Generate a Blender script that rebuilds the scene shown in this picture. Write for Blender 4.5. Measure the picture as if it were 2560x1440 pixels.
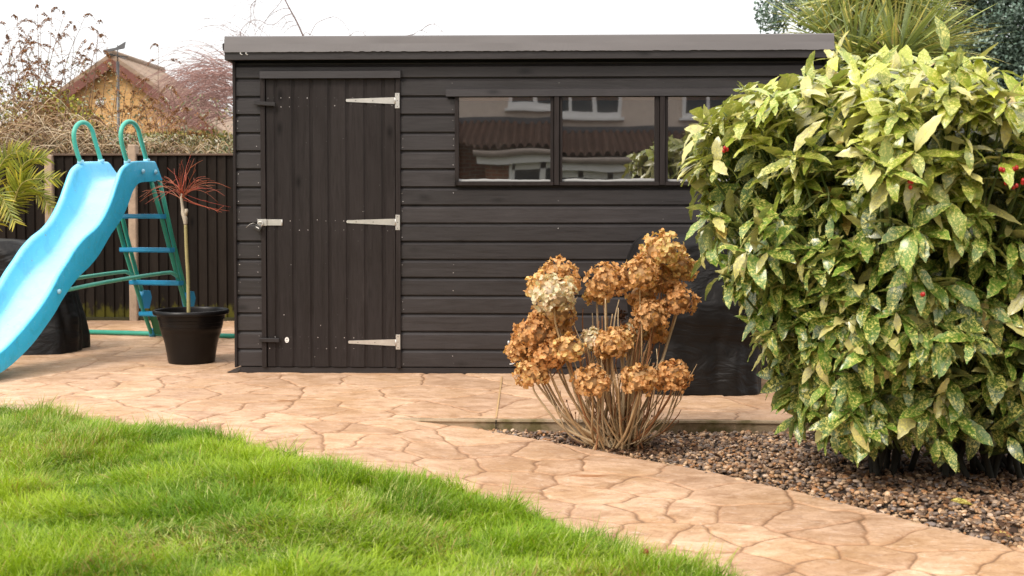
import bpy, math, random
import numpy as np
from math import sin, cos, pi, radians, sqrt
S = bpy.context.scene
for o in list(bpy.data.objects): bpy.data.objects.remove(o)
random.seed(7); RG = np.random.default_rng(11)

# ------------------------------------------------------------------ camera
F = 3111.0; PPY = 613.0; YAW = radians(2.0); PIT = radians(2.0)
CAM = np.array([0.0, -7.98, 1.108])
cd = bpy.data.cameras.new('camera'); cam = bpy.data.objects.new('camera', cd)
S.collection.objects.link(cam); S.camera = cam
cam.location = CAM; cam.rotation_euler = (pi / 2 - PIT, 0, YAW)
cd.sensor_width = 36; cd.lens = 36 * F / 2560; cd.shift_y = -(720 - PPY) / 2560
cd.clip_start = 0.1; cd.clip_end = 600
cd.dof.use_dof = True; cd.dof.focus_distance = 6.9; cd.dof.aperture_fstop = 5.0

# ------------------------------------------------------------------ sky, sun, exposure
SUN_EL, SUN_AZ = radians(48), radians(-40)      # azimuth from -y (behind the camera) towards -x (left)
W = bpy.data.worlds.new('World'); S.world = W; W.use_nodes = True
nt = W.node_tree; nt.nodes.clear()
wo = nt.nodes.new('ShaderNodeOutputWorld'); add = nt.nodes.new('ShaderNodeAddShader')
b1 = nt.nodes.new('ShaderNodeBackground'); b2 = nt.nodes.new('ShaderNodeBackground')
sk = nt.nodes.new('ShaderNodeTexSky'); sk.sky_type = 'NISHITA'; sk.sun_disc = False
sk.sun_elevation = SUN_EL; sk.sun_rotation = pi + SUN_AZ * -1
sk.air_density = 1.0; sk.dust_density = 4.0; sk.ozone_density = 0.5
b1.inputs[1].default_value = 0.05
nt.links.new(sk.outputs[0], b1.inputs[0])
tc = nt.nodes.new('ShaderNodeTexCoord'); sx = nt.nodes.new('ShaderNodeSeparateXYZ')
nt.links.new(tc.outputs['Generated'], sx.inputs[0])
rmp = nt.nodes.new('ShaderNodeValToRGB')         # overcast cloud layer: brighter overhead than at the horizon
rmp.color_ramp.elements[0].position = 0.0; rmp.color_ramp.elements[0].color = (0.84, 0.825, 0.81, 1)
rmp.color_ramp.elements[1].position = 1.0; rmp.color_ramp.elements[1].color = (1.55, 1.50, 1.45, 1)
nt.links.new(sx.outputs[2], rmp.inputs[0]); nt.links.new(rmp.outputs[0], b2.inputs[0])
b2.inputs[1].default_value = 0.92
nt.links.new(b1.outputs[0], add.inputs[0]); nt.links.new(b2.outputs[0], add.inputs[1])
nt.links.new(add.outputs[0], wo.inputs[0])
sl = bpy.data.lights.new('sun', 'SUN'); sun = bpy.data.objects.new('sun', sl); S.collection.objects.link(sun)
sl.energy = 1.7; sl.angle = radians(14); sl.color = (1.0, 0.93, 0.84)
_d = np.array([sin(SUN_AZ) * cos(SUN_EL), -cos(SUN_AZ) * cos(SUN_EL), sin(SUN_EL)])   # towards the sun
from mathutils import Vector
sun.rotation_euler = Vector(_d).to_track_quat('Z', 'Y').to_euler(); sun.location = (-4, -6, 9)
S.view_settings.view_transform = 'Standard'; S.view_settings.look = 'None'
S.view_settings.exposure = 0.43; S.view_settings.gamma = 1.0
S.render.engine = 'CYCLES'; S.cycles.max_bounces = 8; S.cycles.transparent_max_bounces = 12
try: S.cycles.use_denoising = True
except Exception: pass

# ------------------------------------------------------------------ measuring helpers
def ray(px, py):
    a = pi / 2 - PIT
    d = np.array([(px - 1280) / F, (PPY - py) / F, -1.0])
    d = np.array([d[0], cos(a) * d[1] - sin(a) * d[2], sin(a) * d[1] + cos(a) * d[2]])
    return np.array([cos(YAW) * d[0] - sin(YAW) * d[1], sin(YAW) * d[0] + cos(YAW) * d[1], d[2]])
def AZ(px, py, z=0.0):
    r = ray(px, py); return CAM + r * (z - CAM[2]) / r[2]
def AY(px, py, y=0.0):
    r = ray(px, py); return CAM + r * (y - CAM[1]) / r[1]
def APL(px, py, p, n):
    r = ray(px, py); return CAM + r * (np.dot(p - CAM, n) / np.dot(r, n))
def XW(px, py=600): return AY(px, py)[0]
def ZW(py, px=800): return AY(px, py)[2]

# ------------------------------------------------------------------ object helpers
def link(o, parent=None):
    S.collection.objects.link(o)
    if parent is not None: o.parent = parent
    return o
def tag(o, label=None, cat=None, group=None, kind=None):
    if label: o['label'] = label
    if cat: o['category'] = cat
    if group: o['group'] = group
    if kind: o['kind'] = kind
    return o
def thing(name, label, cat, group=None, loc=None):
    o = bpy.data.objects.new(name, None); link(o); o.empty_display_size = 0.1
    return tag(o, label, cat, group)
def smoothstep(a, b, x):
    t = np.clip((x - a) / (b - a), 0, 1); return t * t * (3 - 2 * t)
_lat = np.random.default_rng(5).random((257, 257))
def noise2(x, y, s=1.0, seed=0):
    x = np.asarray(x) * s + seed * 17.3 + 1000; y = np.asarray(y) * s + seed * 9.1 + 1000
    xi = np.floor(x).astype(int); yi = np.floor(y).astype(int); fx = x - xi; fy = y - yi
    fx = fx * fx * (3 - 2 * fx); fy = fy * fy * (3 - 2 * fy)
    g = lambda i, j: _lat[i % 257, j % 257]
    return (g(xi, yi) * (1 - fx) + g(xi + 1, yi) * fx) * (1 - fy) + (g(xi, yi + 1) * (1 - fx) + g(xi + 1, yi + 1) * fx) * fy
def fbm(x, y, s=1.0, seed=0, o=3):
    return sum(noise2(x, y, s * 2 ** i, seed + i) * .5 ** i for i in range(o)) / sum(.5 ** i for i in range(o))

def npmesh(name, V, Q, mat, parent=None, attrs=None, smooth=True):
    """V (n,3), Q (m,k) uniform polygons"""
    V = np.asarray(V, dtype=np.float32); Q = np.asarray(Q, dtype=np.int32)
    me = bpy.data.meshes.new(name); m, k = Q.shape
    me.vertices.add(len(V)); me.vertices.foreach_set('co', V.ravel())
    me.loops.add(m * k); me.loops.foreach_set('vertex_index', Q.ravel())
    me.polygons.add(m); me.polygons.foreach_set('loop_start', np.arange(0, m * k, k, dtype=np.int32))
    me.polygons.foreach_set('loop_total', np.full(m, k, dtype=np.int32))
    me.polygons.foreach_set('use_smooth', np.full(m, smooth, dtype=bool))
    for an, arr in (attrs or {}).items():
        arr = np.asarray(arr, dtype=np.float32)
        if arr.ndim == 1:
            a = me.attributes.new(an, 'FLOAT', 'POINT'); a.data.foreach_set('value', arr)
        else:
            if arr.shape[1] == 3: arr = np.concatenate([arr, np.ones((len(arr), 1), np.float32)], 1)
            a = me.attributes.new(an, 'FLOAT_COLOR', 'POINT'); a.data.foreach_set('color', arr.ravel())
    me.update(calc_edges=True); me.materials.append(mat)
    return link(bpy.data.objects.new(name, me), parent)

class MB:
    def __init__(s): s.v = []; s.f = []; s.t = []; s.sm = []
    def add(s, vs, fs, t=1.0, sm=False):
        n = len(s.v); s.v += [tuple(map(float, p)) for p in vs]
        for f in fs: s.f.append(tuple(i + n for i in f)); s.sm.append(sm)
        s.t += [t if isinstance(t, tuple) else (t, t, t)] * len(vs); return s
    def box(s, x0, x1, y0, y1, z0, z1, t=1.0, bev=0.0):
        if x1 < x0: x0, x1 = x1, x0
        b = min(bev, (x1 - x0) / 3, (y1 - y0) / 3, (z1 - z0) / 3)
        if b <= 0:
            vs = [(x, y, z) for x in (x0, x1) for y in (y0, y1) for z in (z0, z1)]
            fs = [(0, 1, 3, 2), (4, 6, 7, 5), (0, 4, 5, 1), (2, 3, 7, 6), (0, 2, 6, 4), (1, 5, 7, 3)]
            return s.add(vs, fs, t)
        vs = []; idx = {}
        for ax in range(3):
            for i, x in enumerate((x0, x1)):
                for j, y in enumerate((y0, y1)):
                    for k, z in enumerate((z0, z1)):
                        p = [x, y, z]; sg = [(1, -1)[i], (1, -1)[j], (1, -1)[k]]
                        for a in range(3):
                            if a != ax: p[a] += sg[a] * b
                        idx[(ax, i, j, k)] = len(vs); vs.append(p)
        fs = []
        for ax in range(3):
            o = [a for a in range(3) if a != ax]
            for e in (0, 1):
                q = []
                for (u, v) in ((0, 0), (1, 0), (1, 1), (0, 1)):
                    c = [0, 0, 0]; c[ax] = e; c[o[0]] = u; c[o[1]] = v; q.append(idx[(ax, *c)])
                fs.append(tuple(q))
        for ax in range(3):      # edges along ax
            o = [a for a in range(3) if a != ax]
            for u in (0, 1):
                for v in (0, 1):
                    c0 = [0, 0, 0]; c1 = [0, 0, 0]; c1[ax] = 1
                    c0[o[0]] = c1[o[0]] = u; c0[o[1]] = c1[o[1]] = v
                    fs.append((idx[(o[0], *c0)], idx[(o[0], *c1)], idx[(o[1], *c1)], idx[(o[1], *c0)]))
        for i in (0, 1):
            for j in (0, 1):
                for k in (0, 1): fs.append((idx[(0, i, j, k)], idx[(1, i, j, k)], idx[(2, i, j, k)]))
        return s.add(vs, fs, t)
    def tube(s, pts, r, n=8, t=1.0, cap=True):
        pts = [np.array(p, float) for p in pts]; m = len(pts)
        rs = r if hasattr(r, '__len__') else [r] * m
        T = [pts[min(i + 1, m - 1)] - pts[max(i - 1, 0)] for i in range(m)]
        T = [x / (np.linalg.norm(x) + 1e-9) for x in T]
        a = np.array([0, 0, 1.0]) if abs(T[0][2]) < .9 else np.array([1.0, 0, 0])
        u = np.cross(T[0], a); u /= np.linalg.norm(u); vs = []
        for i in range(m):
            u = u - T[i] * np.dot(u, T[i]); u /= (np.linalg.norm(u) + 1e-9); w = np.cross(T[i], u)
            for k in range(n):
                an = 2 * pi * k / n; vs.append(pts[i] + rs[i] * (cos(an) * u + sin(an) * w))
        fs = [(i * n + k, i * n + (k + 1) % n, (i + 1) * n + (k + 1) % n, (i + 1) * n + k) for i in range(m - 1) for k in range(n)]
        if cap: fs += [tuple(range(n))[::-1], tuple((m - 1) * n + k for k in range(n))]
        return s.add(vs, fs, t, True)
    def lathe(s, prof, c, n=48, t=1.0, axis=None):
        vs = []; fs = []; m = len(prof)
        for r, z in prof:
            for k in range(n):
                a = 2 * pi * k / n; vs.append((c[0] + r * cos(a), c[1] + r * sin(a), c[2] + z))
        for i in range(m - 1):
            for k in range(n): fs.append((i * n + k, i * n + (k + 1) % n, (i + 1) * n + (k + 1) % n, (i + 1) * n + k))
        return s.add(vs, fs, t, True)
    def ball(s, c, r, n=8, t=1.0, sc=(1, 1, 1)):
        prof = [(r * sin(pi * i / n), -r * cos(pi * i / n)) for i in range(n + 1)]
        k0 = len(s.v); s.lathe(prof, (0, 0, 0), n=max(6, n + 2), t=t)
        for i in range(k0, len(s.v)):
            p = s.v[i]; s.v[i] = (c[0] + p[0] * sc[0], c[1] + p[1] * sc[1], c[2] + p[2] * sc[2])
        return s
    def disc(s, c, r, nrm_y=-1, th=.002, n=14, t=1.0, sz=1.0):
        vs = []; 
        for y in (0, -th):
            for k in range(n):
                a = 2 * pi * k / n; vs.append((c[0] + r * cos(a), c[1] + y, c[2] + r * sz * sin(a)))
        fs = [tuple(range(n, 2 * n))] + [(k, (k + 1) % n, n + (k + 1) % n, n + k) for k in range(n)]
        return s.add(vs, fs, t)
    def build(s, name, mat, parent=None):
        me = bpy.data.meshes.new(name); me.from_pydata(s.v, [], s.f); me.update()
        me.polygons.foreach_set('use_smooth', s.sm)
        a = me.attributes.new('tint', 'FLOAT_COLOR', 'POINT')
        a.data.foreach_set('color', np.concatenate([np.array(s.t, np.float32), np.ones((len(s.t), 1), np.float32)], 1).ravel())
        me.materials.append(mat)
        return link(bpy.data.objects.new(name, me), parent)

def unit(a): return a / (np.linalg.norm(a, axis=-1, keepdims=True) + 1e-9)
def leaf_batch(base, d, nrm, L, Wd, curl, tint, rows=6, wprof=None, fold=.15, cols=3, serr=0.0, tip_t=None, rng=RG):
    """N leaves: base, direction, upper normal, length, half-width, curl (bending away from nrm)"""
    N = len(base); d = unit(d); nrm = unit(nrm - d * np.sum(nrm * d, 1, keepdims=True)); sd = np.cross(d, nrm)
    t = np.linspace(0, 1, rows)
    w = wprof(t) if wprof else np.sin(pi * np.clip(t, .02, 1) ** .8)
    if serr: w = w * (1 + serr * np.where(np.arange(rows) % 2, 1, -1) * (t > .4))
    L = np.broadcast_to(L, N); Wd = np.broadcast_to(Wd, N); curl = np.broadcast_to(curl, N)
    ang = curl[:, None] * t[None]
    along = np.where(np.abs(curl[:, None]) > 1e-3, np.sin(ang) / (curl[:, None] + 1e-9), t[None]) * L[:, None]
    down = np.where(np.abs(curl[:, None]) > 1e-3, (1 - np.cos(ang)) / (curl[:, None] + 1e-9), 0) * L[:, None]
    P = base[:, None] + d[:, None] * along[..., None] - nrm[:, None] * down[..., None]
    nl = nrm[:, None] * np.cos(ang)[..., None] + d[:, None] * np.sin(ang)[..., None]
    cs = np.array([-1, 0, 1.0]) if cols == 3 else np.array([-1, 1.0])
    ww = (w[None] * Wd[:, None])
    V = P[:, :, None] + sd[:, None, None] * (ww[..., None] * cs)[..., None] + nl[:, :, None] * (ww[..., None] * fold * np.abs(cs))[..., None]
    c = len(cs); V = V.reshape(-1, 3)
    q = []
    for i in range(rows - 1):
        for j in range(c - 1): q.append((i * c + j, i * c + j + 1, (i + 1) * c + j + 1, (i + 1) * c + j))
    Q = (np.arange(N)[:, None, None] * rows * c + np.array(q)[None]).reshape(-1, 4)
    T = np.repeat(tint, rows * c, 0)
    if tip_t is not None:
        tt = np.tile(np.repeat(t, c), N)[:, None]; T = T * (1 - tt) + T * tip_t * tt
    seed = np.repeat(rng.random(N), rows * c)
    luv = np.stack([np.tile(np.tile(cs, rows) * .5 * np.repeat(w, c), N) * np.repeat(Wd, rows * c) * 2, np.tile(np.repeat(t, c), N) * np.repeat(L, rows * c), seed * 30], 1)
    return V, Q, T, luv, np.tile(np.tile(cs, rows), N)

# ------------------------------------------------------------------ material helpers
def newmat(name):
    m = bpy.data.materials.new(name); m.use_nodes = True; t = m.node_tree; t.nodes.clear()
    o = t.nodes.new('ShaderNodeOutputMaterial'); b = t.nodes.new('ShaderNodeBsdfPrincipled')
    t.links.new(b.outputs[0], o.inputs[0]); return m, t, b, o
def N(t, kind, **kw):
    n = t.nodes.new('ShaderNode' + kind)
    for k, v in kw.items():
        if k.startswith('i_'): n.inputs[int(k[2:]) if k[2:].isdigit() else k[2:]].default_value = v
        else: setattr(n, k, v)
    return n
def ramp(t, src, stops, interp='LINEAR'):
    r = t.nodes.new('ShaderNodeValToRGB'); cr = r.color_ramp; cr.interpolation = interp
    while len(cr.elements) < len(stops): cr.elements.new(0.5)
    for e, (p, c) in zip(cr.elements, stops):
        e.position = p; e.color = (c, c, c, 1) if not hasattr(c, '__len__') else (*c, 1)
    t.links.new(src, r.inputs[0]); return r
def mixc(t, a, b, fac, mode='MIX'):
    m = t.nodes.new('ShaderNodeMix'); m.data_type = 'RGBA'; m.blend_type = mode
    for s, v in ((0, fac), (6, a), (7, b)):
        if hasattr(v, 'links'): t.links.new(v, m.inputs[s])
        elif s == 0: m.inputs[0].default_value = v
        else: m.inputs[s].default_value = (*v, 1)
    return m.outputs[2]
def coords(t, scale=(1, 1, 1), kind='Object'):
    c = t.nodes.new('ShaderNodeTexCoord'); mp = t.nodes.new('ShaderNodeMapping')
    mp.inputs['Scale'].default_value = scale; t.links.new(c.outputs[kind], mp.inputs[0]); return mp.outputs[0]
def noise(t, vec, scale, detail=4, rough=.55, dist=0):
    n = t.nodes.new('ShaderNodeTexNoise'); n.inputs['Scale'].default_value = scale; n.inputs['Detail'].default_value = detail
    n.inputs['Roughness'].default_value = rough; n.inputs['Distortion'].default_value = dist
    if vec is not None: t.links.new(vec, n.inputs['Vector'])
    return n
def bump(t, b, h, strength=.3, dist=.01):
    n = t.nodes.new('ShaderNodeBump'); n.inputs['Strength'].default_value = strength; n.inputs['Distance'].default_value = dist
    t.links.new(h, n.inputs['Height']); t.links.new(n.outputs[0], b.inputs['Normal']); return n
def attr(t, name):
    a = t.nodes.new('ShaderNodeAttribute'); a.attribute_name = name; return a
def simple(name, col, rough=.5, metal=0, nscale=20, var=.25, bmp=.15, stretch=(1, 1, 1), spec=.5, dist=.004):
    m, t, b, o = newmat(name); v = coords(t, stretch)
    n = noise(t, v, nscale, 5); n2 = noise(t, v, nscale * .17, 3)
    lo = tuple(c * (1 - var) for c in col); hi = tuple(min(1, c * (1 + var)) for c in col)
    c = mixc(t, lo, hi, n.outputs[0]); c = mixc(t, c, tuple(x * (1 - var) for x in (1, 1, 1)), ramp(t, n2.outputs[0], [(.4, 0), (.7, 1)]).outputs[0], 'MULTIPLY')
    c = mixc(t, c, attr(t, 'tint').outputs[0], 1.0, 'MULTIPLY')
    t.links.new(c, b.inputs['Base Color']); b.inputs['Roughness'].default_value = rough; b.inputs['Metallic'].default_value = metal
    b.inputs['Specular IOR Level'].default_value = spec
    if bmp: bump(t, b, n.outputs[0], bmp, dist)
    return m
def leafmat(name, rough=.5, trans=.3, spec=.4, speck=False, vein=False):
    m, t, b, o = newmat(name); a = attr(t, 'tint'); col = a.outputs[0]
    if speck:
        u = attr(t, 'luv')
        v1 = N(t, 'TexVoronoi', i_Scale=150.0); v1.inputs['Randomness'].default_value = 1; t.links.new(u.outputs['Vector'], v1.inputs['Vector'])
        nz = noise(t, u.outputs['Vector'], 95, 3, .75)
        n3 = noise(t, u.outputs['Vector'], 22, 2)
        sp = ramp(t, nz.outputs[0], [(.515, 0), (.565, 1)])
        sp2 = ramp(t, v1.outputs['Distance'], [(.22, 1), (.36, 0)])
        dens = ramp(t, n3.outputs[0], [(.35, .25), (.55, 1)])
        f = mixc(t, sp.outputs[0], sp2.outputs[0], .55, 'ADD'); f = mixc(t, f, dens.outputs[0], 1.0, 'MULTIPLY')
        sc = mixc(t, col, (.78, .71, .20), .85)
        col = mixc(t, col, sc, f)
        bk = N(t, 'NewGeometry')
        col = mixc(t, col, mixc(t, col, (.42, .46, .26), .35), bk.outputs['Backfacing'])
    else:
        v = coords(t); nz = noise(t, v, 60, 3)
        col = mixc(t, col, mixc(t, col, (.6, .6, .6), 1.0, 'MULTIPLY'), ramp(t, nz.outputs[0], [(.35, .6), (.6, 0)]).outputs[0])
    t.links.new(col, b.inputs['Base Color']); b.inputs['Roughness'].default_value = rough
    b.inputs['Specular IOR Level'].default_value = spec
    if speck: b.inputs['Coat Weight'].default_value = .5; b.inputs['Coat Roughness'].default_value = .30
    if speck or vein:
        e = attr(t, 'edge'); bump(t, b, mixc(t, ramp(t, e.outputs['Fac'], [(0, 0), (.12, 1)]).outputs[0], nz.outputs[0], .3), .5, .003)
    if trans:
        tr = N(t, 'BsdfTranslucent'); t.links.new(mixc(t, col, (1.0, 1.0, .55), 1.0, 'MULTIPLY'), tr.inputs[0])
        ms = N(t, 'MixShader'); ms.inputs[0].default_value = trans
        t.links.new(b.outputs[0], ms.inputs[1]); t.links.new(tr.outputs[0], ms.inputs[2]); t.links.new(ms.outputs[0], o.inputs[0])
    return m
def woodpaint(name, col, axis='x', rough=.5):
    """dark timber stain: grain along an axis, knots, faint drip wear, board-to-board tint"""
    m, t, b, o = newmat(name)
    st = {'x': (.06, 1, 1), 'z': (1, 1, .06), 'y': (1, .06, 1)}[axis]; sk_ = {'x': (.45, 1, 1), 'z': (1, 1, .45), 'y': (1, .45, 1)}[axis]
    v = coords(t, st); vk = coords(t, sk_)
    g = noise(t, v, 85, 5, .6, 1.2); g2 = noise(t, v, 24, 3, .5, 2.0)
    k = N(t, 'TexVoronoi', i_Scale=6.0); t.links.new(vk, k.inputs['Vector'])
    kn = ramp(t, k.outputs['Distance'], [(.05, 1), (.10, .45), (.17, .0)])
    big = noise(t, coords(t), 2.2, 4)
    wr = noise(t, coords(t, {'x': (.5, 1, 1), 'z': (1, 1, .5), 'y': (1, 1, 1)}[axis]), 7, 5, .7)
    c = mixc(t, tuple(x * .78 for x in col), tuple(x * 1.3 for x in col), g2.outputs[0])
    c = mixc(t, c, tuple(x * 1.65 for x in col), ramp(t, wr.outputs[0], [(.58, 0), (.75, .55)]).outputs[0])
    c = mixc(t, c, (.55, .5, .5), ramp(t, g.outputs[0], [(.35, .55), (.55, 0)]).outputs[0], 'MULTIPLY')
    c = mixc(t, c, (.35, .33, .33), kn.outputs[0], 'MULTIPLY')
    c = mixc(t, c, attr(t, 'tint').outputs[0], 1.0, 'MULTIPLY')
    c = mixc(t, c, (.75, .72, .70), ramp(t, big.outputs[0], [(.35, .6), (.6, 0)]).outputs[0], 'MULTIPLY')
    t.links.new(c, b.inputs['Base Color'])
    r = ramp(t, g2.outputs[0], [(.3, rough - .1), (.7, rough + .12)]); t.links.new(r.outputs[0], b.inputs['Roughness']); b.inputs['Specular IOR Level'].default_value = {'x': .42, 'z': .16}.get(axis, .3) if rough < .6 else .1
    h = mixc(t, g.outputs[0], kn.outputs[0], .25); bump(t, b, h, .35, .0016)
    return m

M = {}
M['board_h'] = woodpaint('black_board_horizontal', (.030, .0262, .0265), 'x')
M['board_v'] = woodpaint('black_board_vertical', (.025, .0205, .0195), 'z')
M['trim_v'] = woodpaint('black_trim_vertical', (.026, .0210, .0198), 'z')
M['trim_h'] = woodpaint('black_trim_horizontal', (.031, .0268, .027), 'x')
M['fence'] = woodpaint('black_fence_board', (.016, .0125, .010), 'z', .85)
M['zinc'] = simple('zinc_plated_steel', (.62, .60, .56), .42, .75, 60, .12, .1)
M['darksteel'] = simple('dark_padlock_steel', (.09, .085, .08), .35, .6, 60, .2, .1)
M['nail'] = simple('nail_head', (.30, .28, .27), .5, .2, 50, .2, 0)
M['whiteplastic'] = simple('white_plastic', (.78, .77, .74), .4, 0, 40, .05, 0)
M['green_wood'] = simple('treated_bearer_timber', (.13, .12, .06), .8, 0, 30, .3, .3)
M['rawwood'] = simple('orange_inner_timber', (.42, .17, .05), .6, 0, 40, .25, .2, (.1, 1, 1))
M['interior'] = simple('dark_interior_timber', (.05, .035, .025), .8, 0, 20, .3, .1)
M['concrete'] = simple('fence_post_concrete', (.42, .31, .22), .9, 0, 60, .25, .5)
M['soil'] = simple('soil', (.045, .028, .018), .95, 0, 60, .4, .6, dist=.02)
M['blackplastic'] = simple('black_plastic_pot', (.008, .0065, .006), .35, 0, 30, .2, .08, spec=.22)
M['green_hoop'] = simple('faded_mint_tube', (.085, .47, .35), .4, 0, 30, .12, .04)
M['green_steel'] = simple('green_powder_coated_tube', (.035, .33, .23), .38, 0, 30, .14, .04)
M['bluebit'] = simple('blue_moulded_rung', (.03, .30, .55), .35, 0, 30, .12, .04)
# ================================================================== GROUND
YK = AZ(1240, 1046)[1]; XK0 = AZ(975, 1046)[0]
lawn_px = [(-150, 1012), (0, 1025), (100, 1038), (200, 1050), (300, 1062), (430, 1068), (520, 1088), (600, 1110), (700, 1137), (850, 1170), (960, 1196), (1060, 1212), (1150, 1230), (1300, 1275), (1400, 1318), (1500, 1362), (1600, 1398), (1700, 1420), (1800, 1455), (1900, 1500)]
grav_px = [(1172, 1069), (1240, 1083), (1300, 1094), (1400, 1110), (1500, 1130), (1600, 1150), (1700, 1168), (1800, 1189), (2000, 1235), (2105, 1260), (2200, 1285), (2334, 1319), (2560, 1377), (2900, 1480)]
def zfront(x): return -.046 * np.clip((x - XK0) / .42, 0, 1) - .014 * smoothstep(XK0 + .4, XK0 + 1.2, x)
def topoly(px):
    out = []
    for p in px:
        q = AZ(*p, 0)
        for _ in range(4): q = AZ(*p, float(zfront(q[0])))
        out.append(q)
    return np.array(out)
LP = topoly([(a_, b_ + 20) for a_, b_ in lawn_px]); GP = topoly(grav_px)
def lawn_y(x): return np.interp(x, LP[:, 0], LP[:, 1], left=LP[0, 1] + .05) - np.maximum(0, x - LP[-1, 0]) * 1.2
def grav_y(x): return np.interp(x, GP[:, 0], GP[:, 1], left=YK + .2, right=GP[-1, 1]) - np.maximum(0, x - GP[-1, 0]) * .9

seeds_px = []
for (ox, oy, sc, L) in [
  (0, 940, 2.844, [(60, 90), (370, 115), (420, 40), (700, 75), (1010, 75), (1330, 60), (520, 200), (850, 150), (1330, 150), (760, 250), (1080, 215), (1490, 230), (1700, 120), (1960, 130), (2160, 60), (1400, 300), (1650, 320), (1990, 230), (2260, 280), (2420, 160), (2030, 330), (1450, 390), (1720, 385), (2060, 405), (2290, 385), (2480, 310), (1880, 450), (2150, 490), (2400, 480), (170, 240), (1180, 330), (180, 20), (1550, 20)]),
  (900, 1040, 2.844, [(60, 110), (220, 80), (460, 140), (160, 210), (470, 215), (150, 290), (780, 120), (960, 200), (640, 320), (250, 370), (1080, 290), (1300, 220), (1400, 300), (1130, 400), (620, 470), (1000, 500), (1760, 290), (1680, 385), (1600, 490), (1340, 600), (2050, 430), (2330, 380), (2000, 580), (1750, 620), (2400, 600), (1620, 720), (2080, 760), (2450, 790), (2200, 960), (2530, 1000)]),
  (1800, 1040, 3.368, [(70, 590), (240, 740), (180, 900), (700, 800), (640, 1040), (1000, 880), (1360, 890), (1330, 1080), (250, 1200), (700, 1330), (1100, 1220), (1850, 1120), (1650, 950), (2500, 1240), (1500, 1310), (2150, 1340)]),
  (0, 0, 1, [(700, 965), (830, 985), (950, 962), (1060, 990), (1165, 962), (1180, 1018), (1070, 1032), (930, 1022), (760, 1020), (640, 1000), (1400, 980), (1560, 1010), (1730, 1020), (1320, 1030), (560, 950), (450, 960), (330, 955), (250, 925), (390, 935), (150, 925), (60, 1010)])]:
    seeds_px += [(ox + a / sc, oy + b / sc) for a, b in L]
SD = [AZ(px, py, -.02)[:2] for px, py in seeds_px]
r_ = random.Random(3)
gx = -8.0
while gx < 6:
    gy = -7.5
    while gy < 5.5:
        p = np.array([gx + r_.uniform(-.16, .16), gy + r_.uniform(-.16, .16)])
        if min(np.hypot(*(p - q)) for q in SD) > .33: SD.append(p)
        gy += .46
    gx += .46
SD = np.array(SD); SD_ALL = SD
def joint_dist(x, y):
    wx = x + (fbm(x, y, 5, 2) - .5) * .10 + (fbm(x, y, 16, 8) - .5) * .014
    wy = y + (fbm(x, y, 5, 4) - .5) * .10 + (fbm(x, y, 16, 9) - .5) * .014
    P = np.stack([wx, wy], 1); out = np.empty(len(P), np.float32); cid = np.empty(len(P), np.float32); ids = np.random.default_rng(3).random(len(SD))
    for a in range(0, len(P), 6000):
        q = P[a:a + 6000]; near = np.all((SD > q.min(0) - 1.0) & (SD < q.max(0) + 1.0), 1); sd = SD[near]
        D = ((q[:, None] - sd[None]) ** 2).sum(2); i = D.argmin(1); d1 = D[np.arange(len(q)), i]
        sep = np.sqrt(((sd[:, None] - sd[None]) ** 2).sum(2)); sep[sep < 1e-6] = 1e9
        e = (D - d1[:, None]) / (2 * sep[i]); e[np.arange(len(q)), i] = 9
        out[a:a + 6000] = e.min(1); cid[a:a + 6000] = ids[near][i]
    return out, cid

m, t, b, o = newmat('stamped_concrete')
jd = attr(t, 'jd').outputs['Fac']; cid = attr(t, 'cid').outputs['Fac']
v = coords(t); vs = coords(t, (.75, 1.3, 1))
n1 = noise(t, v, 2.2, 5, .6); n2 = noise(t, vs, 9, 6, .65, .6); n3 = noise(t, v, 70, 4, .7); n4 = noise(t, v, 5.5, 3); n5 = noise(t, vs, 26, 5, .6, 1.5)
c = mixc(t, (.45, .275, .16), (.73, .505, .335), ramp(t, n2.outputs[0], [(.32, 0), (.68, 1)]).outputs[0])
c = mixc(t, c, (.46, .275, .135), ramp(t, n1.outputs[0], [(.44, .0), (.66, .7)]).outputs[0])
c = mixc(t, c, (.80, .66, .54), ramp(t, n5.outputs[0], [(.55, 0), (.78, .6)]).outputs[0])
c = mixc(t, c, (.80, .77, .77), ramp(t, cid, [(0, 0), (1, 1)]).outputs[0], 'MULTIPLY')
c = mixc(t, c, (.62, .53, .45), ramp(t, noise(t, coords(t, (.8, 1.15, 1)), 13, 6, .72, 1.0).outputs[0], [(.34, .6), (.5, 0)]).outputs[0], 'MULTIPLY')
c = mixc(t, c, (.72, .66, .60), ramp(t, n3.outputs[0], [(.34, .6), (.5, 0)]).outputs[0], 'MULTIPLY')
st = noise(t, coords(t, (.7, 1.6, 1)), 3.1, 3, .5); c = mixc(t, c, (.60, .36, .17), ramp(t, st.outputs[0], [(.69, 0), (.73, .8)]).outputs[0], 'MULTIPLY')
jn = mixc(t, (0, 0, 0), (1, 1, 1), ramp(t, jd, [(.0016, 1), (.0060, 0)]).outputs[0])
jm = mixc(t, jn, ramp(t, n4.outputs[0], [(.36, .55), (.5, 1)]).outputs[0], 1.0, 'MULTIPLY')
edge = ramp(t, jd, [(.003, .40), (.018, 0)])
c = mixc(t, c, (.74, .55, .40), edge.outputs[0], 'MULTIPLY')
c = mixc(t, c, (.18, .105, .058), jm)
t.links.new(c, b.inputs['Base Color'])
t.links.new(ramp(t, n2.outputs[0], [(.3, .55), (.7, .8)]).outputs[0], b.inputs['Roughness']); b.inputs['Specular IOR Level'].default_value = .35
h = mixc(t, n5.outputs[0], n3.outputs[0], .35); bump(t, b, h, .38, .005)
M['paving'] = m
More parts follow.
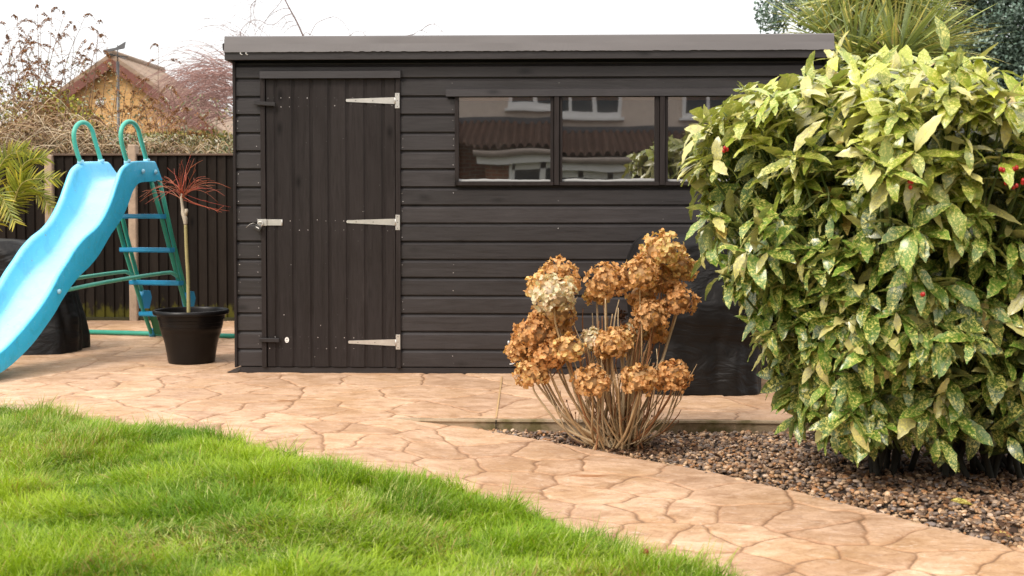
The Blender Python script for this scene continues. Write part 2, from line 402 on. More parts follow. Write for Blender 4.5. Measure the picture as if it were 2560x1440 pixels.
def sheet(name, x0, x1, y0, y1, st_, keep, zf, label=None, step_y=None):
    xs = np.arange(x0, x1 - st_ * .4, st_); xs = np.append(xs, x1); ys = np.arange(y0, y1 + 1e-6, step_y or st_)
    ys = np.append(ys[ys < y1 - 1e-4], y1)
    X, Y = np.meshgrid(xs, ys, indexing='ij'); nx, ny = X.shape; x = X.ravel(); y = Y.ravel()
    cx = (X[:-1, :-1] + X[1:, 1:]) / 2; cy = (Y[:-1, :-1] + Y[1:, 1:]) / 2; k = keep(cx, cy)
    I = np.arange(nx * ny).reshape(nx, ny)
    Q = np.stack([I[:-1, :-1], I[1:, :-1], I[1:, 1:], I[:-1, 1:]], -1)[k]
    used = np.unique(Q); mp = np.full(nx * ny, -1); mp[used] = np.arange(len(used)); Q = mp[Q]; x = x[used]; y = y[used]
    d, ci = joint_dist(x, y)
    z = zf(x, y) - .006 * (1 - smoothstep(0, .018, d)) + (fbm(x, y, 6, 5) - .5) * .007
    ob = npmesh(name, np.stack([x, y, z], 1), Q, M['paving'], None, {'jd': d, 'cid': ci}); tag(ob, kind='structure'); return ob
sheet('patio', -3.4, 1.70, YK, .12, .0056, lambda x, y: x > -9, lambda x, y: 0 * x)
sheet('patio', -6.2, XW(586) + .10, .12, 3.62, .011, lambda x, y: x > -9, lambda x, y: 0 * x)
sheet('patio', -6.2, -3.4, YK, .12, .012, lambda x, y: x > -9, lambda x, y: 0 * x)
sheet('patio', 1.70, 3.4, YK, .12, .02, lambda x, y: x > -9, lambda x, y: 0 * x)
_pk = lambda x, y: (y > lawn_y(x) - .16) & ((x < XK0 + .02) | (y < grav_y(x) + .03))
sheet('path', -3.4, 1.70, -4.6, YK, .0056, _pk, lambda x, y: zfront(x))
sheet('path', -4.6, -3.4, -3.0, YK, .02, _pk, lambda x, y: zfront(x))
sheet('path', 1.70, 3.6, -6.4, YK, .02, _pk, lambda x, y: zfront(x))
sheet('path', -1.0, 1.70, -6.4, -4.6, .02, _pk, lambda x, y: zfront(x) - .004 * (y < YK + .001) * 0)
# slab edge (raised side of the patio over the gravel)
kb = MB(); xs = np.linspace(XK0, 3.4, 60)
vs_ = []; fs_ = []
for i, x in enumerate(xs):
    for (dy, z) in ((0, .0), (-.010, -.004), (-.014, -.014), (-.004, -.018), (-.004, -.16)):
        vs_.append((x, YK + dy + .003 * noise2(x, z, 9), z - .001))
    if i:
        for k in range(4): fs_.append(((i - 1) * 5 + k, i * 5 + k, i * 5 + k + 1, (i - 1) * 5 + k + 1))
kb.add(vs_, fs_, 1.0)
mk, t, b, o = newmat('mossy_slab_edge'); v = coords(t); n = noise(t, v, 70, 5, .7); n2 = noise(t, v, 5, 4, .6)
sx = N(t, 'SeparateXYZ'); t.links.new(v, sx.inputs[0])
c = mixc(t, (.26, .19, .12), (.46, .35, .23), n.outputs[0]); c = mixc(t, c, (.10, .085, .018), ramp(t, n2.outputs[0], [(.52, 0), (.66, .8)]).outputs[0])
c = mixc(t, (.55, .34, .19), c, ramp(t, sx.outputs[2], [(-.0, 0), (0.0, 1)]).outputs[0]) if False else c
t.links.new(c, b.inputs['Base Color']); b.inputs['Roughness'].default_value = .9; bump(t, b, n.outputs[0], .7, .006)
tag(kb.build('slab_edge', mk), kind='structure')
jt = MB(); a_ = AZ(1255, 942); b_ = AZ(1240, 1046)
jt.box(b_[0] - .002, b_[0] + .003, YK - .0165, YK - .0125, -.055, -.006, .15)
tag(jt.build('expansion_gap', simple('expansion_gap_rubber', (.02, .02, .02), .8)), kind='structure')
jt = MB(); jt.add([(b_[0] - .0045, YK, .0055), (b_[0] + .0045, YK, .0055), (a_[0] + .0045, a_[1], .0055), (a_[0] - .0045, a_[1], .0055)], [(0, 1, 2, 3)])
jt.add([(b_[0] + .0045, YK, .0056), (b_[0] + .0045, YK, .001), (a_[0] + .0045, a_[1], .001), (a_[0] + .0045, a_[1], .0056)], [(0, 1, 2, 3)])
tag(jt.build('slab_joint', simple('buff_joint_filler', (.50, .32, .15), .8, 0, 40, .15, .1)), kind='structure')

# soil under everything, reaching the horizon
gm = simple('ground_soil', (.07, .052, .03), .95, 0, 12, .3, .4, dist=.03)
g = MB(); g.add([(-150, -80, -.115), (150, -80, -.115), (150, 220, -.115), (-150, 220, -.115)], [(0, 1, 2, 3)]); tag(g.build('ground', gm), kind='structure')
# lawn bed
lm = simple('lawn_soil', (.075, .085, .018), .95, 0, 40, .45, .6, dist=.02)
xs = np.arange(-9, 1.8, .06); ys = np.arange(-14, -1.3, .06); X, Y = np.meshgrid(xs, ys, indexing='ij')
k = (Y < lawn_y(X) - .0)[:-1, :-1]; I = np.arange(X.size).reshape(X.shape); Q = np.stack([I[:-1, :-1], I[1:, :-1], I[1:, 1:], I[:-1, 1:]], -1)[k]
def lawn_z(x, y): return zfront(x) + .012 + .03 * smoothstep(0, .35, lawn_y(x) - y) + (fbm(x, y, 1.6, 3) - .5) * .05 * smoothstep(0, .3, lawn_y(x) - y)
tag(npmesh('lawn', np.stack([X.ravel(), Y.ravel(), lawn_z(X.ravel(), Y.ravel())], 1), Q, lm, None, {'tint': np.ones((X.size, 3))}), kind='structure')

# grass: one mass of blades
def make_grass(n, x0, x1, y0, y1, sparse=False):
    x = RG.uniform(x0, x1, n * 2); y = RG.uniform(y0, y1, n * 2)
    k = (y < lawn_y(x) + .016 * RG.standard_normal(len(x)) + .05 * (fbm(x, y, 7, 15) - .5)) & (RG.random(len(x)) < .55 + .9 * (fbm(x, y, 9, 25) - .25)); x = x[k][:n]; y = y[k][:n]; n = len(x)
    big = fbm(x, y, 1.5, 21); med = fbm(x, y, 4.5, 31); fine = noise2(x, y, 17, 41)
    ang = fbm(x, y, .9, 51, 2) * 4 * pi + (fine - .5) * 5 + RG.normal(0, 1.25, n)
    H = (.030 + .036 * smoothstep(.35, .75, med) + .018 * fine) * RG.uniform(.55, 1.3, n)
    H *= 1 + .45 * smoothstep(.10, .0, lawn_y(x) - y)
    lean = (.30 + .55 * smoothstep(.35, .7, big)) * RG.uniform(.4, 1.4, n)
    d = np.stack([np.cos(ang) * lean, np.sin(ang) * lean, np.ones(n)], 1)
    nr = np.stack([-np.cos(ang), -np.sin(ang), lean * .6], 1) * 1.0; nr[:, :2] += RG.normal(0, .5, (n, 2))
    base = np.stack([x, y, lawn_z(x, y) - .004], 1)
    g0 = np.array([.18, .345, .009]); g1 = np.array([.37, .53, .03]); g2 = np.array([.52, .60, .20]); g3 = np.array([.40, .30, .10]); gd = np.array([.07, .20, .010])
    f = np.clip(fbm(x, y, 2.6, 61) * 1.6 - .35 + RG.normal(0, .22, n), 0, 1)[:, None]; tint = g0 * (1 - f) + g1 * f
    dk = (smoothstep(.46, .66, fbm(x, y, 4.2, 71)) * RG.uniform(.3, 1, n))[:, None]; tint = tint * (1 - dk * .75) + gd * dk * .75
    pl = (RG.random(n) < .05 + .16 * smoothstep(.55, .75, noise2(x, y, 2.2, 81)))[:, None]; tint = np.where(pl, g2 * RG.uniform(.7, 1.1, (n, 1)), tint)
    dr = (RG.random(n) < .02 + .16 * smoothstep(.66, .8, noise2(x, y, 3.4, 91)))[:, None]; tint = np.where(dr, g3, tint)
    return leaf_batch(base, d, nr, H * 1.25, RG.uniform(.0009, .0017, n), RG.uniform(.2, 1.9, n), tint, rows=4, wprof=lambda t: np.array([.8, 1, .8, .12]), fold=0, cols=2, tip_t=np.array([1.25, 1.12, 1.1]))
parts_ = [make_grass(430000, -3.35, .95, -4.75, -1.3), make_grass(30000, -5.5, -3.3, -6, -1.3), make_grass(30000, -3.5, 1.6, -6.4, -4.7)]
off = 0; VV = []; QQ = []; TT = []
for (V, Q, T, L, E_) in parts_: VV.append(V); QQ.append(Q + off); TT.append(T); off += len(V)
tag(npmesh('grass', np.concatenate(VV), np.concatenate(QQ), leafmat('grass_blade', .45, .35, .35), None, {'tint': np.concatenate(TT)}, True), 'long bright green lawn grass beside the paving', 'grass', kind='stuff')
del parts_, VV, QQ, TT

# gravel bed: base sheet and pebbles
def gz(x, y): return zfront(x) - .014 + .012 * smoothstep(.2, 1.2, x) * smoothstep(0, .5, y - grav_y(x)) + .010 * fbm(x, y, 2.4, 7)
xs = np.arange(XK0, 4.6, .05); ys = np.arange(-7, YK + .01, .05); ys = np.append(ys, YK); X, Y = np.meshgrid(xs, ys, indexing='ij')
k = (Y > grav_y(X))[:-1, :-1]; I = np.arange(X.size).reshape(X.shape); Q = np.stack([I[:-1, :-1], I[1:, :-1], I[1:, 1:], I[:-1, 1:]], -1)[k]
tag(npmesh('gravel_bed', np.stack([X.ravel(), Y.ravel(), gz(X.ravel(), Y.ravel()) - .012], 1), Q, M['soil'], None, {'tint': np.ones((X.size, 3))}), kind='structure')
import bmesh
bm = bmesh.new(); bmesh.ops.create_icosphere(bm, subdivisions=2, radius=1); bm.verts.ensure_lookup_table()
IV = np.array([v.co[:] for v in bm.verts]); IQ = np.array([[v.index for v in f.verts] for f in bm.faces]); bm.free()
bm = bmesh.new(); bmesh.ops.create_icosphere(bm, subdivisions=1, radius=1); bm.verts.ensure_lookup_table()
IV1 = np.array([v.co[:] for v in bm.verts]); IQ1 = np.array([[v.index for v in f.verts] for f in bm.faces]); bm.free()
def blobs(c, sc, rot, tint, IV, IQ, jit=.12, seed=1):
    n = len(c); r = np.random.default_rng(seed); a, b_, g_ = rot[:, 0], rot[:, 1], rot[:, 2]
    ca, sa, cb, sb, cg, sg = np.cos(a), np.sin(a), np.cos(b_), np.sin(b_), np.cos(g_), np.sin(g_)
    R = np.stack([np.stack([ca * cb, ca * sb * sg - sa * cg, ca * sb * cg + sa * sg], 1), np.stack([sa * cb, sa * sb * sg + ca * cg, sa * sb * cg - ca * sg], 1), np.stack([-sb, cb * sg, cb * cg], 1)], 1)
    P = IV[None] * sc[:, None] * (1 + r.normal(0, jit, (n, len(IV), 1)))
    V = np.einsum('nij,nkj->nki', R, P) + c[:, None]
    Q = (np.arange(n)[:, None, None] * len(IV) + IQ[None]).reshape(-1, 3)
    return V.reshape(-1, 3), Q, np.repeat(tint, len(IV), 0)
n = 34000; x = RG.uniform(XK0, 2.6, n); y = RG.uniform(-5.4, YK - .012, n)
k = (y > grav_y(x) - .002 + .01 * RG.standard_normal(n)) & ((x < 2.1) | (RG.random(n) < .5)); x = x[k]; y = y[k]; n = len(x)
pal = np.array([(.30, .22, .15), (.42, .31, .20), (.17, .13, .10), (.23, .20, .18), (.50, .40, .29), (.34, .20, .10), (.12, .09, .07), (.58, .50, .42), (.26, .17, .10), (.20, .19, .20)])
tint = pal[RG.choice(len(pal), n, p=[.16, .13, .15, .12, .08, .12, .10, .04, .06, .04])] * RG.uniform(.7, 1.2, (n, 1)) * np.array([1.15, .98, .83])
s0 = RG.lognormal(np.log(.0088), .28, n).clip(.004, .017)
sc = np.stack([s0 * RG.uniform(1, 1.5, n), s0 * RG.uniform(.75, 1.1, n), s0 * RG.uniform(.45, .8, n)], 1)
c_ = np.stack([x, y, gz(x, y) + RG.uniform(-.010, .006, n)], 1)
V, Q, T = blobs(c_, sc, np.stack([RG.uniform(0, 6.3, n), RG.normal(0, .35, n), RG.normal(0, .35, n)], 1), tint, IV1 if False else IV, IQ, .05)
mp, t, b, o = newmat('pebble'); c = mixc(t, attr(t, 'tint').outputs[0], (.6, .55, .5), ramp(t, noise(t, coords(t), 260, 3).outputs[0], [(.35, .5), (.6, 0)]).outputs[0], 'MULTIPLY')
t.links.new(c, b.inputs['Base Color']); b.inputs['Roughness'].default_value = .5
tag(npmesh('gravel', V, Q, mp, None, {'tint': T}), 'mixed brown and grey pebble gravel around the shrubs', 'gravel', kind='stuff')
# leaf litter under the shrubs
n = 1500; x = np.concatenate([RG.normal(AZ(1540, 1110, -.05)[0], .16, 600), RG.uniform(.7, 2.5, n - 600)]); y = np.concatenate([RG.normal(-2.06, .12, 600), RG.uniform(-3.9, -1.8, n - 600)])
k = (y > grav_y(x) + .06) & (y < YK - .03); x = x[k]; y = y[k]; n = len(x); an = RG.uniform(0, 6.3, n)
V, Q, T, L, E_ = leaf_batch(np.stack([x, y, gz(x, y) + .014], 1), np.stack([np.cos(an), np.sin(an), RG.normal(.1, .2, n)], 1), np.stack([RG.normal(0, .4, n), RG.normal(0, .4, n), np.ones(n)], 1), RG.uniform(.015, .05, n), RG.uniform(.004, .012, n), RG.normal(.6, .6, n), np.array([.11, .055, .028]) * RG.uniform(.4, 1.6, (n, 1)), rows=4, fold=.3)
tag(npmesh('leaf_litter', V, Q, leafmat('dead_leaf_litter', .8, .1), None, {'tint': T}), 'brown dead leaf litter scattered on the gravel under the shrubs', 'leaf litter', kind='stuff')
n = 60
for nm, lab, px, py, L_, col in [('fallen_leaf', 'yellow speckled fallen leaf on the gravel under the spotted shrub', 2405, 1245, .085, (.30, .22, .04)), ('fallen_leaf', 'reddish brown fallen leaf on the gravel at the right edge', 2510, 1318, .07, (.24, .08, .03))]:
    p = AZ(px, py, -.03); V, Q, T, L, E_ = leaf_batch(np.array([[p[0] - L_ / 2, p[1], gz(p[0], p[1]) + .018]]), np.array([[1, -.25, .05]]), np.array([[0, -.5, 1.]]), L_, L_ * .2, .5, np.array([col]), rows=9, serr=.1)
    tag(npmesh(nm, V, Q, leafmat('fallen_' + nm, .6, .2, speck=True), None, {'tint': T, 'luv': L, 'edge': np.abs(E_)}), lab, 'leaf')
p = AZ(1615, 1418, -.02); q = MB(); q.ball((p[0], p[1], p[2] + .045), .009, 8, (1, .5, .45), (1, 1, 1.5)); q.tube([(p[0], p[1], p[2] - .02), (p[0], p[1], p[2] + .037)], .0015, 6, (.4, .4, .2))
tag(q.build('fallen_bud', simple('russet_bud', (.26, .07, .03), .6, 0, 60, .3, .3)), 'small russet bud poking out of the lawn near the path', 'bud')

# ================================================================== SHED
shed = thing('garden_shed', 'long black timber shed with shiplap boards and a flat roof', 'shed')
ZB, ZT = ZW(917), ZW(195); PITCH = (ZT - ZB) / 16
X0, X1 = XW(592), XW(2058, 500); DL0, DL1 = XW(654), XW(665.5); DR0, DR1 = XW(989.5), XW(1002)
WX0, WX1 = XW(1137, 350), XW(1912, 350)
rb = random.Random(5)
def hboard(mb, x0, x1, z, pitch, y=0.0, t=1.0):
    prof = [(.024, .0035), (.001, .0035), (.0, .005), (.0, pitch - .0235), (.0045, pitch - .0200), (.012, pitch - .0120), (.0175, pitch - .0030), (.0178, pitch + .0045), (.024, pitch + .0045)]
    vs = [(x, y + a, z + b) for x in (x0, x1) for a, b in prof]; n = len(prof)
    mb.add(vs, [(k, k + 1, n + k + 1, n + k) for k in range(n - 1)] + [tuple(range(n))[::-1], tuple(range(n, 2 * n))], t)
wb = MB(); nails = []
for k in range(16):
    z = ZB + k * PITCH; t_ = rb.uniform(.78, 1.22); yy = rb.uniform(-.0008, .0008)
    hboard(wb, X0, DL0 + .004, z, PITCH, yy, t_)
    zc = z + PITCH / 2
    win = ZW(464, 1140) < zc < ZW(241, 1140)
    if win: hboard(wb, DR1 - .004, WX0 + .004, z, PITCH, yy, t_); hboard(wb, WX1 - .004, X1, z, PITCH, yy, t_)
    else: hboard(wb, DR1 - .004, X1, z, PITCH, yy, t_)
    for xn in [X0 + .015, DL0 - .022, DR1 + .012, XW(1133, 400), XW(1395, 600), XW(1655, 600), XW(1900, 600)]:
        if win and XW(1137) - .02 < xn < WX1 and xn > XW(1140): continue
        for dz in (.026, .078): nails.append((xn + rb.uniform(-.006, .006), z + dz + rb.uniform(-.006, .006)))
hboard(wb, X0, X1, ZT, ZW(159) - ZT, 0, 1.0)
wb.build('wall', M['board_h'], shed)
tb = MB(); tb.box(XW(585.5), X0, -.014, .06, ZW(917) - .004, ZW(153), .95, .002)
tb.build('corner_trim', M['trim_v'], shed); tb = MB(); tb.box(X1, X1 + .03, -.014, .06, ZW(917) - .004, ZW(153), .95, .002)
tb.build('corner_trim', M['trim_v'], shed)
rv = MB()
for x in (X0 - .012, X1):                            # side walls
    for k in range(17): 
        z = ZB + k * PITCH; prof = [(0, 0), (0, PITCH - .02), (.008, PITCH - .008), (.008, PITCH)]
        s_ = -1 if x < 0 else 1
        vs = [(x + (0 if s_ < 0 else .012) - s_ * a, y, z + b_) for y in (.06, 2.4) for a, b_ in prof]
        rv.add(vs, [(j, j + 1, 4 + j + 1, 4 + j) for j in range(3)], rb.uniform(.85, 1.1))
rv.box(X0, X1, 2.388, 2.40, ZB, ZT + .12)
rv.build('side_wall', M['board_h'], shed)
ib = MB(); ib.box(X0 + .004, X1 - .004, 2.36, 2.385, ZB, 2.1); ib.box(X0 + .002, X0 + .018, .07, 2.35, ZB, 2.1); ib.box(X1 - .018, X1 - .002, .07, 2.35, ZB, 2.1); ib.box(X0 + .02, X1 - .02, .03, 2.36, ZB - .03, ZB)
ib.box(DR1 + .1, WX0 + .3, 1.5, 1.8, ZB, 1.4); ib.box(.6, 1.0, 1.2, 1.7, ZB, 1.55); ib.box(-.4, 1.8, 2.1, 2.3, 1.0, 1.03)
ib.build('interior', M['interior'], shed)
bb = MB(); bb.box(XW(597), X1 - .01, .006, .05, ZW(933.5), ZW(917) - .003, .8, .002); bb.build('floor_bearer', M['trim_h'], shed)
for a, c2 in ((644, 674), (856, 889), (1052, 1082), (1298, 1330), (1560, 1590), (1800, 1830)):
    s_ = MB(); s_.box(XW(a, 930), XW(c2, 930), .012, 2.3, .002, ZW(933.5) - .001); s_.build('skid', M['green_wood'], shed)
q0, q1 = AZ(566, 933), AZ(594, 914)
s_ = MB(); s_.add([(q0[0], q0[1], .0065), (q0[0] + .07, q0[1] + .0, .0065), (X0 - .008, .30, .0065), (X0 - .045, .30, .0065)], [(0, 1, 2, 3)]); tag(s_.build('recess_shade', M['soil']), kind='structure')  # flat dark quad drawn for the shade in a drain recess
# roof
rf = MB(); RX0, RX1 = AY(561.5, 110, -.06)[0], AY(2085, 100, -.06)[0]
zf = lambda py: AY(1300, py + 1.5 - 3, -.06)[2]
ztop, zmid, zlow = zf(88.5), zf(130), zf(149)
n = 260; vs = []; fs = []
for i in range(n + 1):
    x = RX0 + (RX1 - RX0) * i / n; sc_ = .0025 * (noise2(x, 0, 60) > .55) * noise2(x, 3, 2.5)
    for (y, z) in ((2.50, ztop - .02), (.02, ztop + .002), (-.052, ztop + .001), (-.064, ztop - .006), (-.074 + .004 * noise2(x, 1, 3), (ztop + zmid) / 2), (-.082, zmid + sc_ * 2.0), (-.070, zmid + sc_ * 2)): vs.append((x, y, z))
    if i: fs += [((i - 1) * 7 + k, i * 7 + k, i * 7 + k + 1, (i - 1) * 7 + k + 1) for k in range(6)]
rf.add(vs, fs, 1.0, False); rf.add([vs[k] for k in range(7)] + [(RX0, 2.5, zmid)], [(0, 1, 2, 3, 4, 5, 6, 7)]); rf.add([vs[-7 + k] for k in range(7)] + [(RX1, 2.5, zmid)], [(7, 6, 5, 4, 3, 2, 1, 0)])
M['felt'] = simple('grey_roof_membrane', (.135, .122, .120), .5, 0, 9, .16, .08, (.4, 1, 2.0)); M['felt'].node_tree.nodes['Principled BSDF'].inputs['Specular IOR Level'].default_value = .5
rf.build('roof', M['felt'], shed)
fb = MB(); fb.box(RX0 + .001, RX1 - .003, -.070, -.046, zlow, zmid + .012, 1.0, .002); fb.box(RX0 + .002, RX0 + .024, -.045, 2.45, zlow, zmid - .002, .9); fb.box(RX1 - .026, RX1 - .004, -.045, 2.45, zlow, zmid - .002, .9)
fb.build('fascia_board', M['trim_h'], shed)
sf = MB(); sf.box(RX0 + .03, RX1 - .03, -.044, 2.44, zlow + .028, zlow + .04, .25); sf.box(X0, X1, .06, .08, ZW(159) - .05, zlow + .027, .12); sf.build('soffit', M['trim_h'], shed)  # tint darkened so the gap under the fascia reads as black shade
s_ = MB(); q = AY(556, 108, .0); s_.box(q[0], RX0 + .001, .0, .12, AY(556, 126, 0)[2], q[2], 1, .002); s_.build('roof_end_block', M['trim_v'], shed)
for px in (603, 617):
    s_ = MB(); x, z = AY(px, 133, -.07)[[0, 2]]; s_.tube([(x + .002, -.071, z + .008), (x - .003, -.078, z + .004), (x - .003, -.079, z - .004), (x + .003, -.076, z - .010), (x + .008, -.074, z - .008)], .003, 6); s_.build('cable_clip', M['whiteplastic'], shed)
# door
door = MB(); dl = [666.5, 695.2, 739.2, 783.8, 828.7, 873.6, 918.9, 963.2, 989]
ZD0, ZD1 = ZW(916.5), ZW(198) + .02
for a, c2 in zip(dl[:-1], dl[1:]):
    xa, xb = XW(a) + .0015, XW(c2); Wd = xb - xa; y = -.003 + rb.uniform(-.0008, .0008)
    prof = [(.018, 0), (.001, 0.0005), (.0, .002), (.0, max(.004, Wd - .024)), (.003, Wd - .020), (.0065, Wd - .014), (.008, Wd - .006), (.008, Wd + .001), (.018, Wd + .001)]
    if c2 == 989: prof = [(.018, 0), (0, .001), (0, Wd - .002), (.018, Wd - .001)]
    m_ = len(prof); vs = [(xa + b_, y + a_, z) for z in (ZD0, ZD1) for a_, b_ in prof]
    door.add(vs, [(k, k + 1, m_ + k + 1, m_ + k)[::-1] for k in range(m_ - 1)] + [tuple(range(m_)), tuple(range(m_, 2 * m_))[::-1]], rb.uniform(.88, 1.1))
doorobj = door.build('door', M['board_v'], shed)
fr = MB(); fr.box(DL0, DL1, -.013, .03, ZB - .004, ZW(197), 1, .0015); fr.box(DR0 + .002, DR1, -.013, .03, ZB - .006, ZW(197), 1, .0015); fr.build('door_frame', M['trim_v'], shed)
lt = MB(); z0, z1 = ZW(197, 655), ZW(177.5, 655); x0, x1 = XW(652, 190), XW(1002.5, 190)
lt.add([(x0, -.0, z0), (x0, -.034, z0), (x0, -.030, z1 - .004), (x0, 0, z1 + .003), (x1, 0, z0), (x1, -.034, z0), (x1, -.030, z1 - .004), (x1, 0, z1 + .003)], [(0, 1, 2, 3), (7, 6, 5, 4), (1, 5, 6, 2), (0, 4, 5, 1), (2, 6, 7, 3)])
lt.build('door_drip_bar', M['trim_h'], shed)
for dzp in (244, 266, 551, 575, 843, 870):
    for a, c2 in zip(dl[:-1], dl[1:]):
        for f in (.22, .7):
            px = a + (c2 - a) * f; 
            if 867 < px and dzp in (244, 551, 843): pass
            nails.append((XW(px), ZW(dzp) + rb.uniform(-.004, .004)))
for k in range(30): nails.append((rb.uniform(XW(690), XW(980)), rb.uniform(ZW(900), ZW(230))))
nm = MB()
for i, (x, z) in enumerate(nails):
    s__ = rb.choice([.12, .12, .2, .3, 1.0, 2.2]); nm.disc((x, -.0035 - .0005, z), .0026, th=.0008, n=7, t=s__)
nl_ = nm.build('nail_heads', M['nail'], shed); nl_['kind'] = 'stuff'
for yc, ytip, ypl, yph in ((252, 251, 233, 271), (555, 553.5, 537, 575), (856, 852.5, 836, 873)):
    h = MB(); xa, xb, xc, xd = XW(868), XW(988), XW(989.5), XW(1000.5)
    z = ZW(yc, 900); ht = .0085; hb = .0215; y0, y1 = -.0065, -.0035
    if ypl > 800: xa = XW(871)
    vs = []
    for y in (y1, y0 - .0005): vs += [(xa, y, z + .002 - ht), (xa - .004, y, z + .003), (xa, y, z + .003 + ht), (xb, y, z + hb), (xb, y, z - hb)]
    h.add(vs, [(5, 6, 7, 8, 9), (0, 1, 6, 5), (1, 2, 7, 6), (2, 3, 8, 7), (3, 4, 9, 8), (4, 0, 5, 9)])
    zz0, zz1 = ZW(yph, 995), ZW(ypl, 995); h.box(xc, xd, -.0165, -.0132, zz0, zz1, 1, .0006)
    h.tube([(xc, -.016, z - hb), (xc, -.016, z + hb)], .0042, 10)
    for (sx_, sz) in ((xa + .06, z + .001), (xa + .17, z), ): h.disc((sx_, y0 - .0005, sz), .0035, th=.001, n=10, t=.35)
    for sz in (zz0 + .012, (zz0 + zz1) / 2, zz1 - .012): h.disc(((xc + xd) / 2, -.0165, sz), .0035, th=.001, n=10, t=.35)
    h.build('hinge', M['zinc'], doorobj)
hs = MB(); z0, z1 = ZW(564), ZW(548.5)
hs.box(XW(667), XW(707), -.0085, -.0045, z0 + .001, z1, 1, .0006); hs.box(XW(645.5), XW(668.5), -.0185, -.0140, z0 - .001, z1 + .0015, 1, .001); hs.box(XW(666.6), XW(668.5), -.0182, -.0088, z0 + .001, z1)
hs.tube([(XW(706), -.009, z0), (XW(706), -.009, z1)], .003, 8)
xs_, zs_ = XW(656), ZW(556); hs.tube([(xs_, -.016, zs_ + .008), (xs_, -.027, zs_ + .007), (xs_, -.031, zs_), (xs_, -.027, zs_ - .007), (xs_, -.016, zs_ - .008)], .003, 8)
hs.build('hasp', M['zinc'], doorobj)
for (pa, pb, tilt) in (((640, 258), (693, 261), -.075), ((649, 850), (699, 849.5), -.01)):
    tbn = MB(); xa, xb = XW(pa[0]), XW(pb[0]); zc = (ZW(pa[1]) + ZW(pb[1])) / 2; hz = .0125; Lh = (xb - xa) / 2; xm = (xa + xb) / 2
    tbn.box(-Lh, Lh, -.034, -.0138, -hz, hz, .6, .0025)
    for i, p in enumerate(tbn.v): tbn.v[i] = (xm + p[0] * cos(tilt) - p[2] * sin(tilt), p[1], zc + p[0] * sin(tilt) + p[2] * cos(tilt))
    tbn.build('turn_button', M['trim_h'], shed)
s_ = MB(); s_.disc((XW(716), -.0034, ZW(850)), .0135, th=.0012, n=24, sz=1.35); stk = s_.build('sticker', M['whiteplastic'], doorobj)
s_ = MB(); s_.disc((XW(716), -.0048, ZW(848.5)), .006, th=.0004, n=16, sz=1.0, t=.45); s_.box(XW(716) - .006, XW(716) + .006, -.0053, -.0049, ZW(850) - .011, ZW(850) - .008, .4); s_.build('mark', M['whiteplastic'], stk)
# padlock hanging from the hasp
pl = thing('padlock', 'dark laminated padlock hanging tilted from the shed door hasp', 'padlock')
cx, cz = XW(648.5), ZW(569); tl = radians(-30)
def rot2(mb, cx, cz, tl):
    for i, p in enumerate(mb.v): mb.v[i] = (cx + p[0] * cos(tl) - p[2] * sin(tl), p[1], cz + p[0] * sin(tl) + p[2] * cos(tl))
s_ = MB(); s_.box(-.022, .022, -.044, -.024, -.019, .014, 1, .003)
for zz in (-.013, -.006, .001, .008): s_.box(-.0228, .0228, -.0448, -.0232, zz - .0022, zz + .0022, .7)
rot2(s_, cx, cz, tl); s_.build('body', M['darksteel'], pl)
s_ = MB(); s_.tube([(-.014, -.034, .010), (-.014, -.034, .032), (-.009, -.034, .041), (0, -.034, .045), (.009, -.034, .041), (.014, -.034, .032), (.014, -.034, .010)], .0042, 8); rot2(s_, cx, cz, tl); s_.build('shackle', M['zinc'], pl)
s_ = MB(); s_.box(-.013, .010, -.0462, -.0450, -.003, .003, 1); rot2(s_, cx, cz, tl); s_.build('label_plate', M['whiteplastic'], pl)
s_ = MB(); s_.tube([(XW(642), -.02, ZW(560)), (XW(637), -.03, ZW(557.5)), (XW(630), -.03, ZW(559)), (XW(624), -.028, ZW(563)), (XW(618), -.025, ZW(569))], .0012, 6); s_.build('wire_tail', M['zinc'], pl)
# window band
wn0 = AY(1115, 222, -.02)[0]
lt = MB(); z0, z1 = ZW(241.5, 1300), ZW(222.5, 1300); x0, x1 = wn0, XW(1930, 230)
lt.add([(x0, -.0, z0), (x0, -.036, z0), (x0, -.032, z1 - .004), (x0, 0, z1 + .003), (x1, 0, z0), (x1, -.036, z0), (x1, -.032, z1 - .004), (x1, 0, z1 + .003)], [(0, 1, 2, 3), (7, 6, 5, 4), (1, 5, 6, 2), (0, 4, 5, 1), (2, 6, 7, 3)])
lt.build('window_drip_bar', M['trim_h'], shed)
ZS0, ZS1, ZG0, ZG1 = ZW(464, 1300), ZW(454.5, 1300), ZW(454.5, 1300), ZW(241, 1300)
mg, t, b, o = newmat('window_glass'); t.nodes.remove(b)
v = coords(t); n_ = noise(t, v, 1.25, 2, .4); n8 = noise(t, v, 190, 3, .8); n9 = noise(t, v, 7, 4, .6)
gl = N(t, 'BsdfGlossy'); gl.inputs['Roughness'].default_value = .015; gl.inputs[0].default_value = (.92, .92, .92, 1)
tr = N(t, 'BsdfTransparent'); tr.inputs[0].default_value = (.55, .55, .52, 1); df = N(t, 'BsdfDiffuse'); df.inputs[0].default_value = (.30, .27, .24, 1)
bp = N(t, 'Bump', i_Strength=.22, i_Distance=.008); t.links.new(n_.outputs[0], bp.inputs['Height']); t.links.new(bp.outputs[0], gl.inputs['Normal'])
ms = N(t, 'MixShader'); ms.inputs[0].default_value = .31; t.links.new(tr.outputs[0], ms.inputs[1]); t.links.new(gl.outputs[0], ms.inputs[2])
ms2 = N(t, 'MixShader'); dirt = mixc(t, ramp(t, n8.outputs[0], [(.60, 0), (.68, 1)]).outputs[0], ramp(t, n9.outputs[0], [(.45, 0), (.7, .6)]).outputs[0], 1.0, 'MULTIPLY'); dirt = mixc(t, dirt, (.035, .035, .035), 1.0, 'ADD')
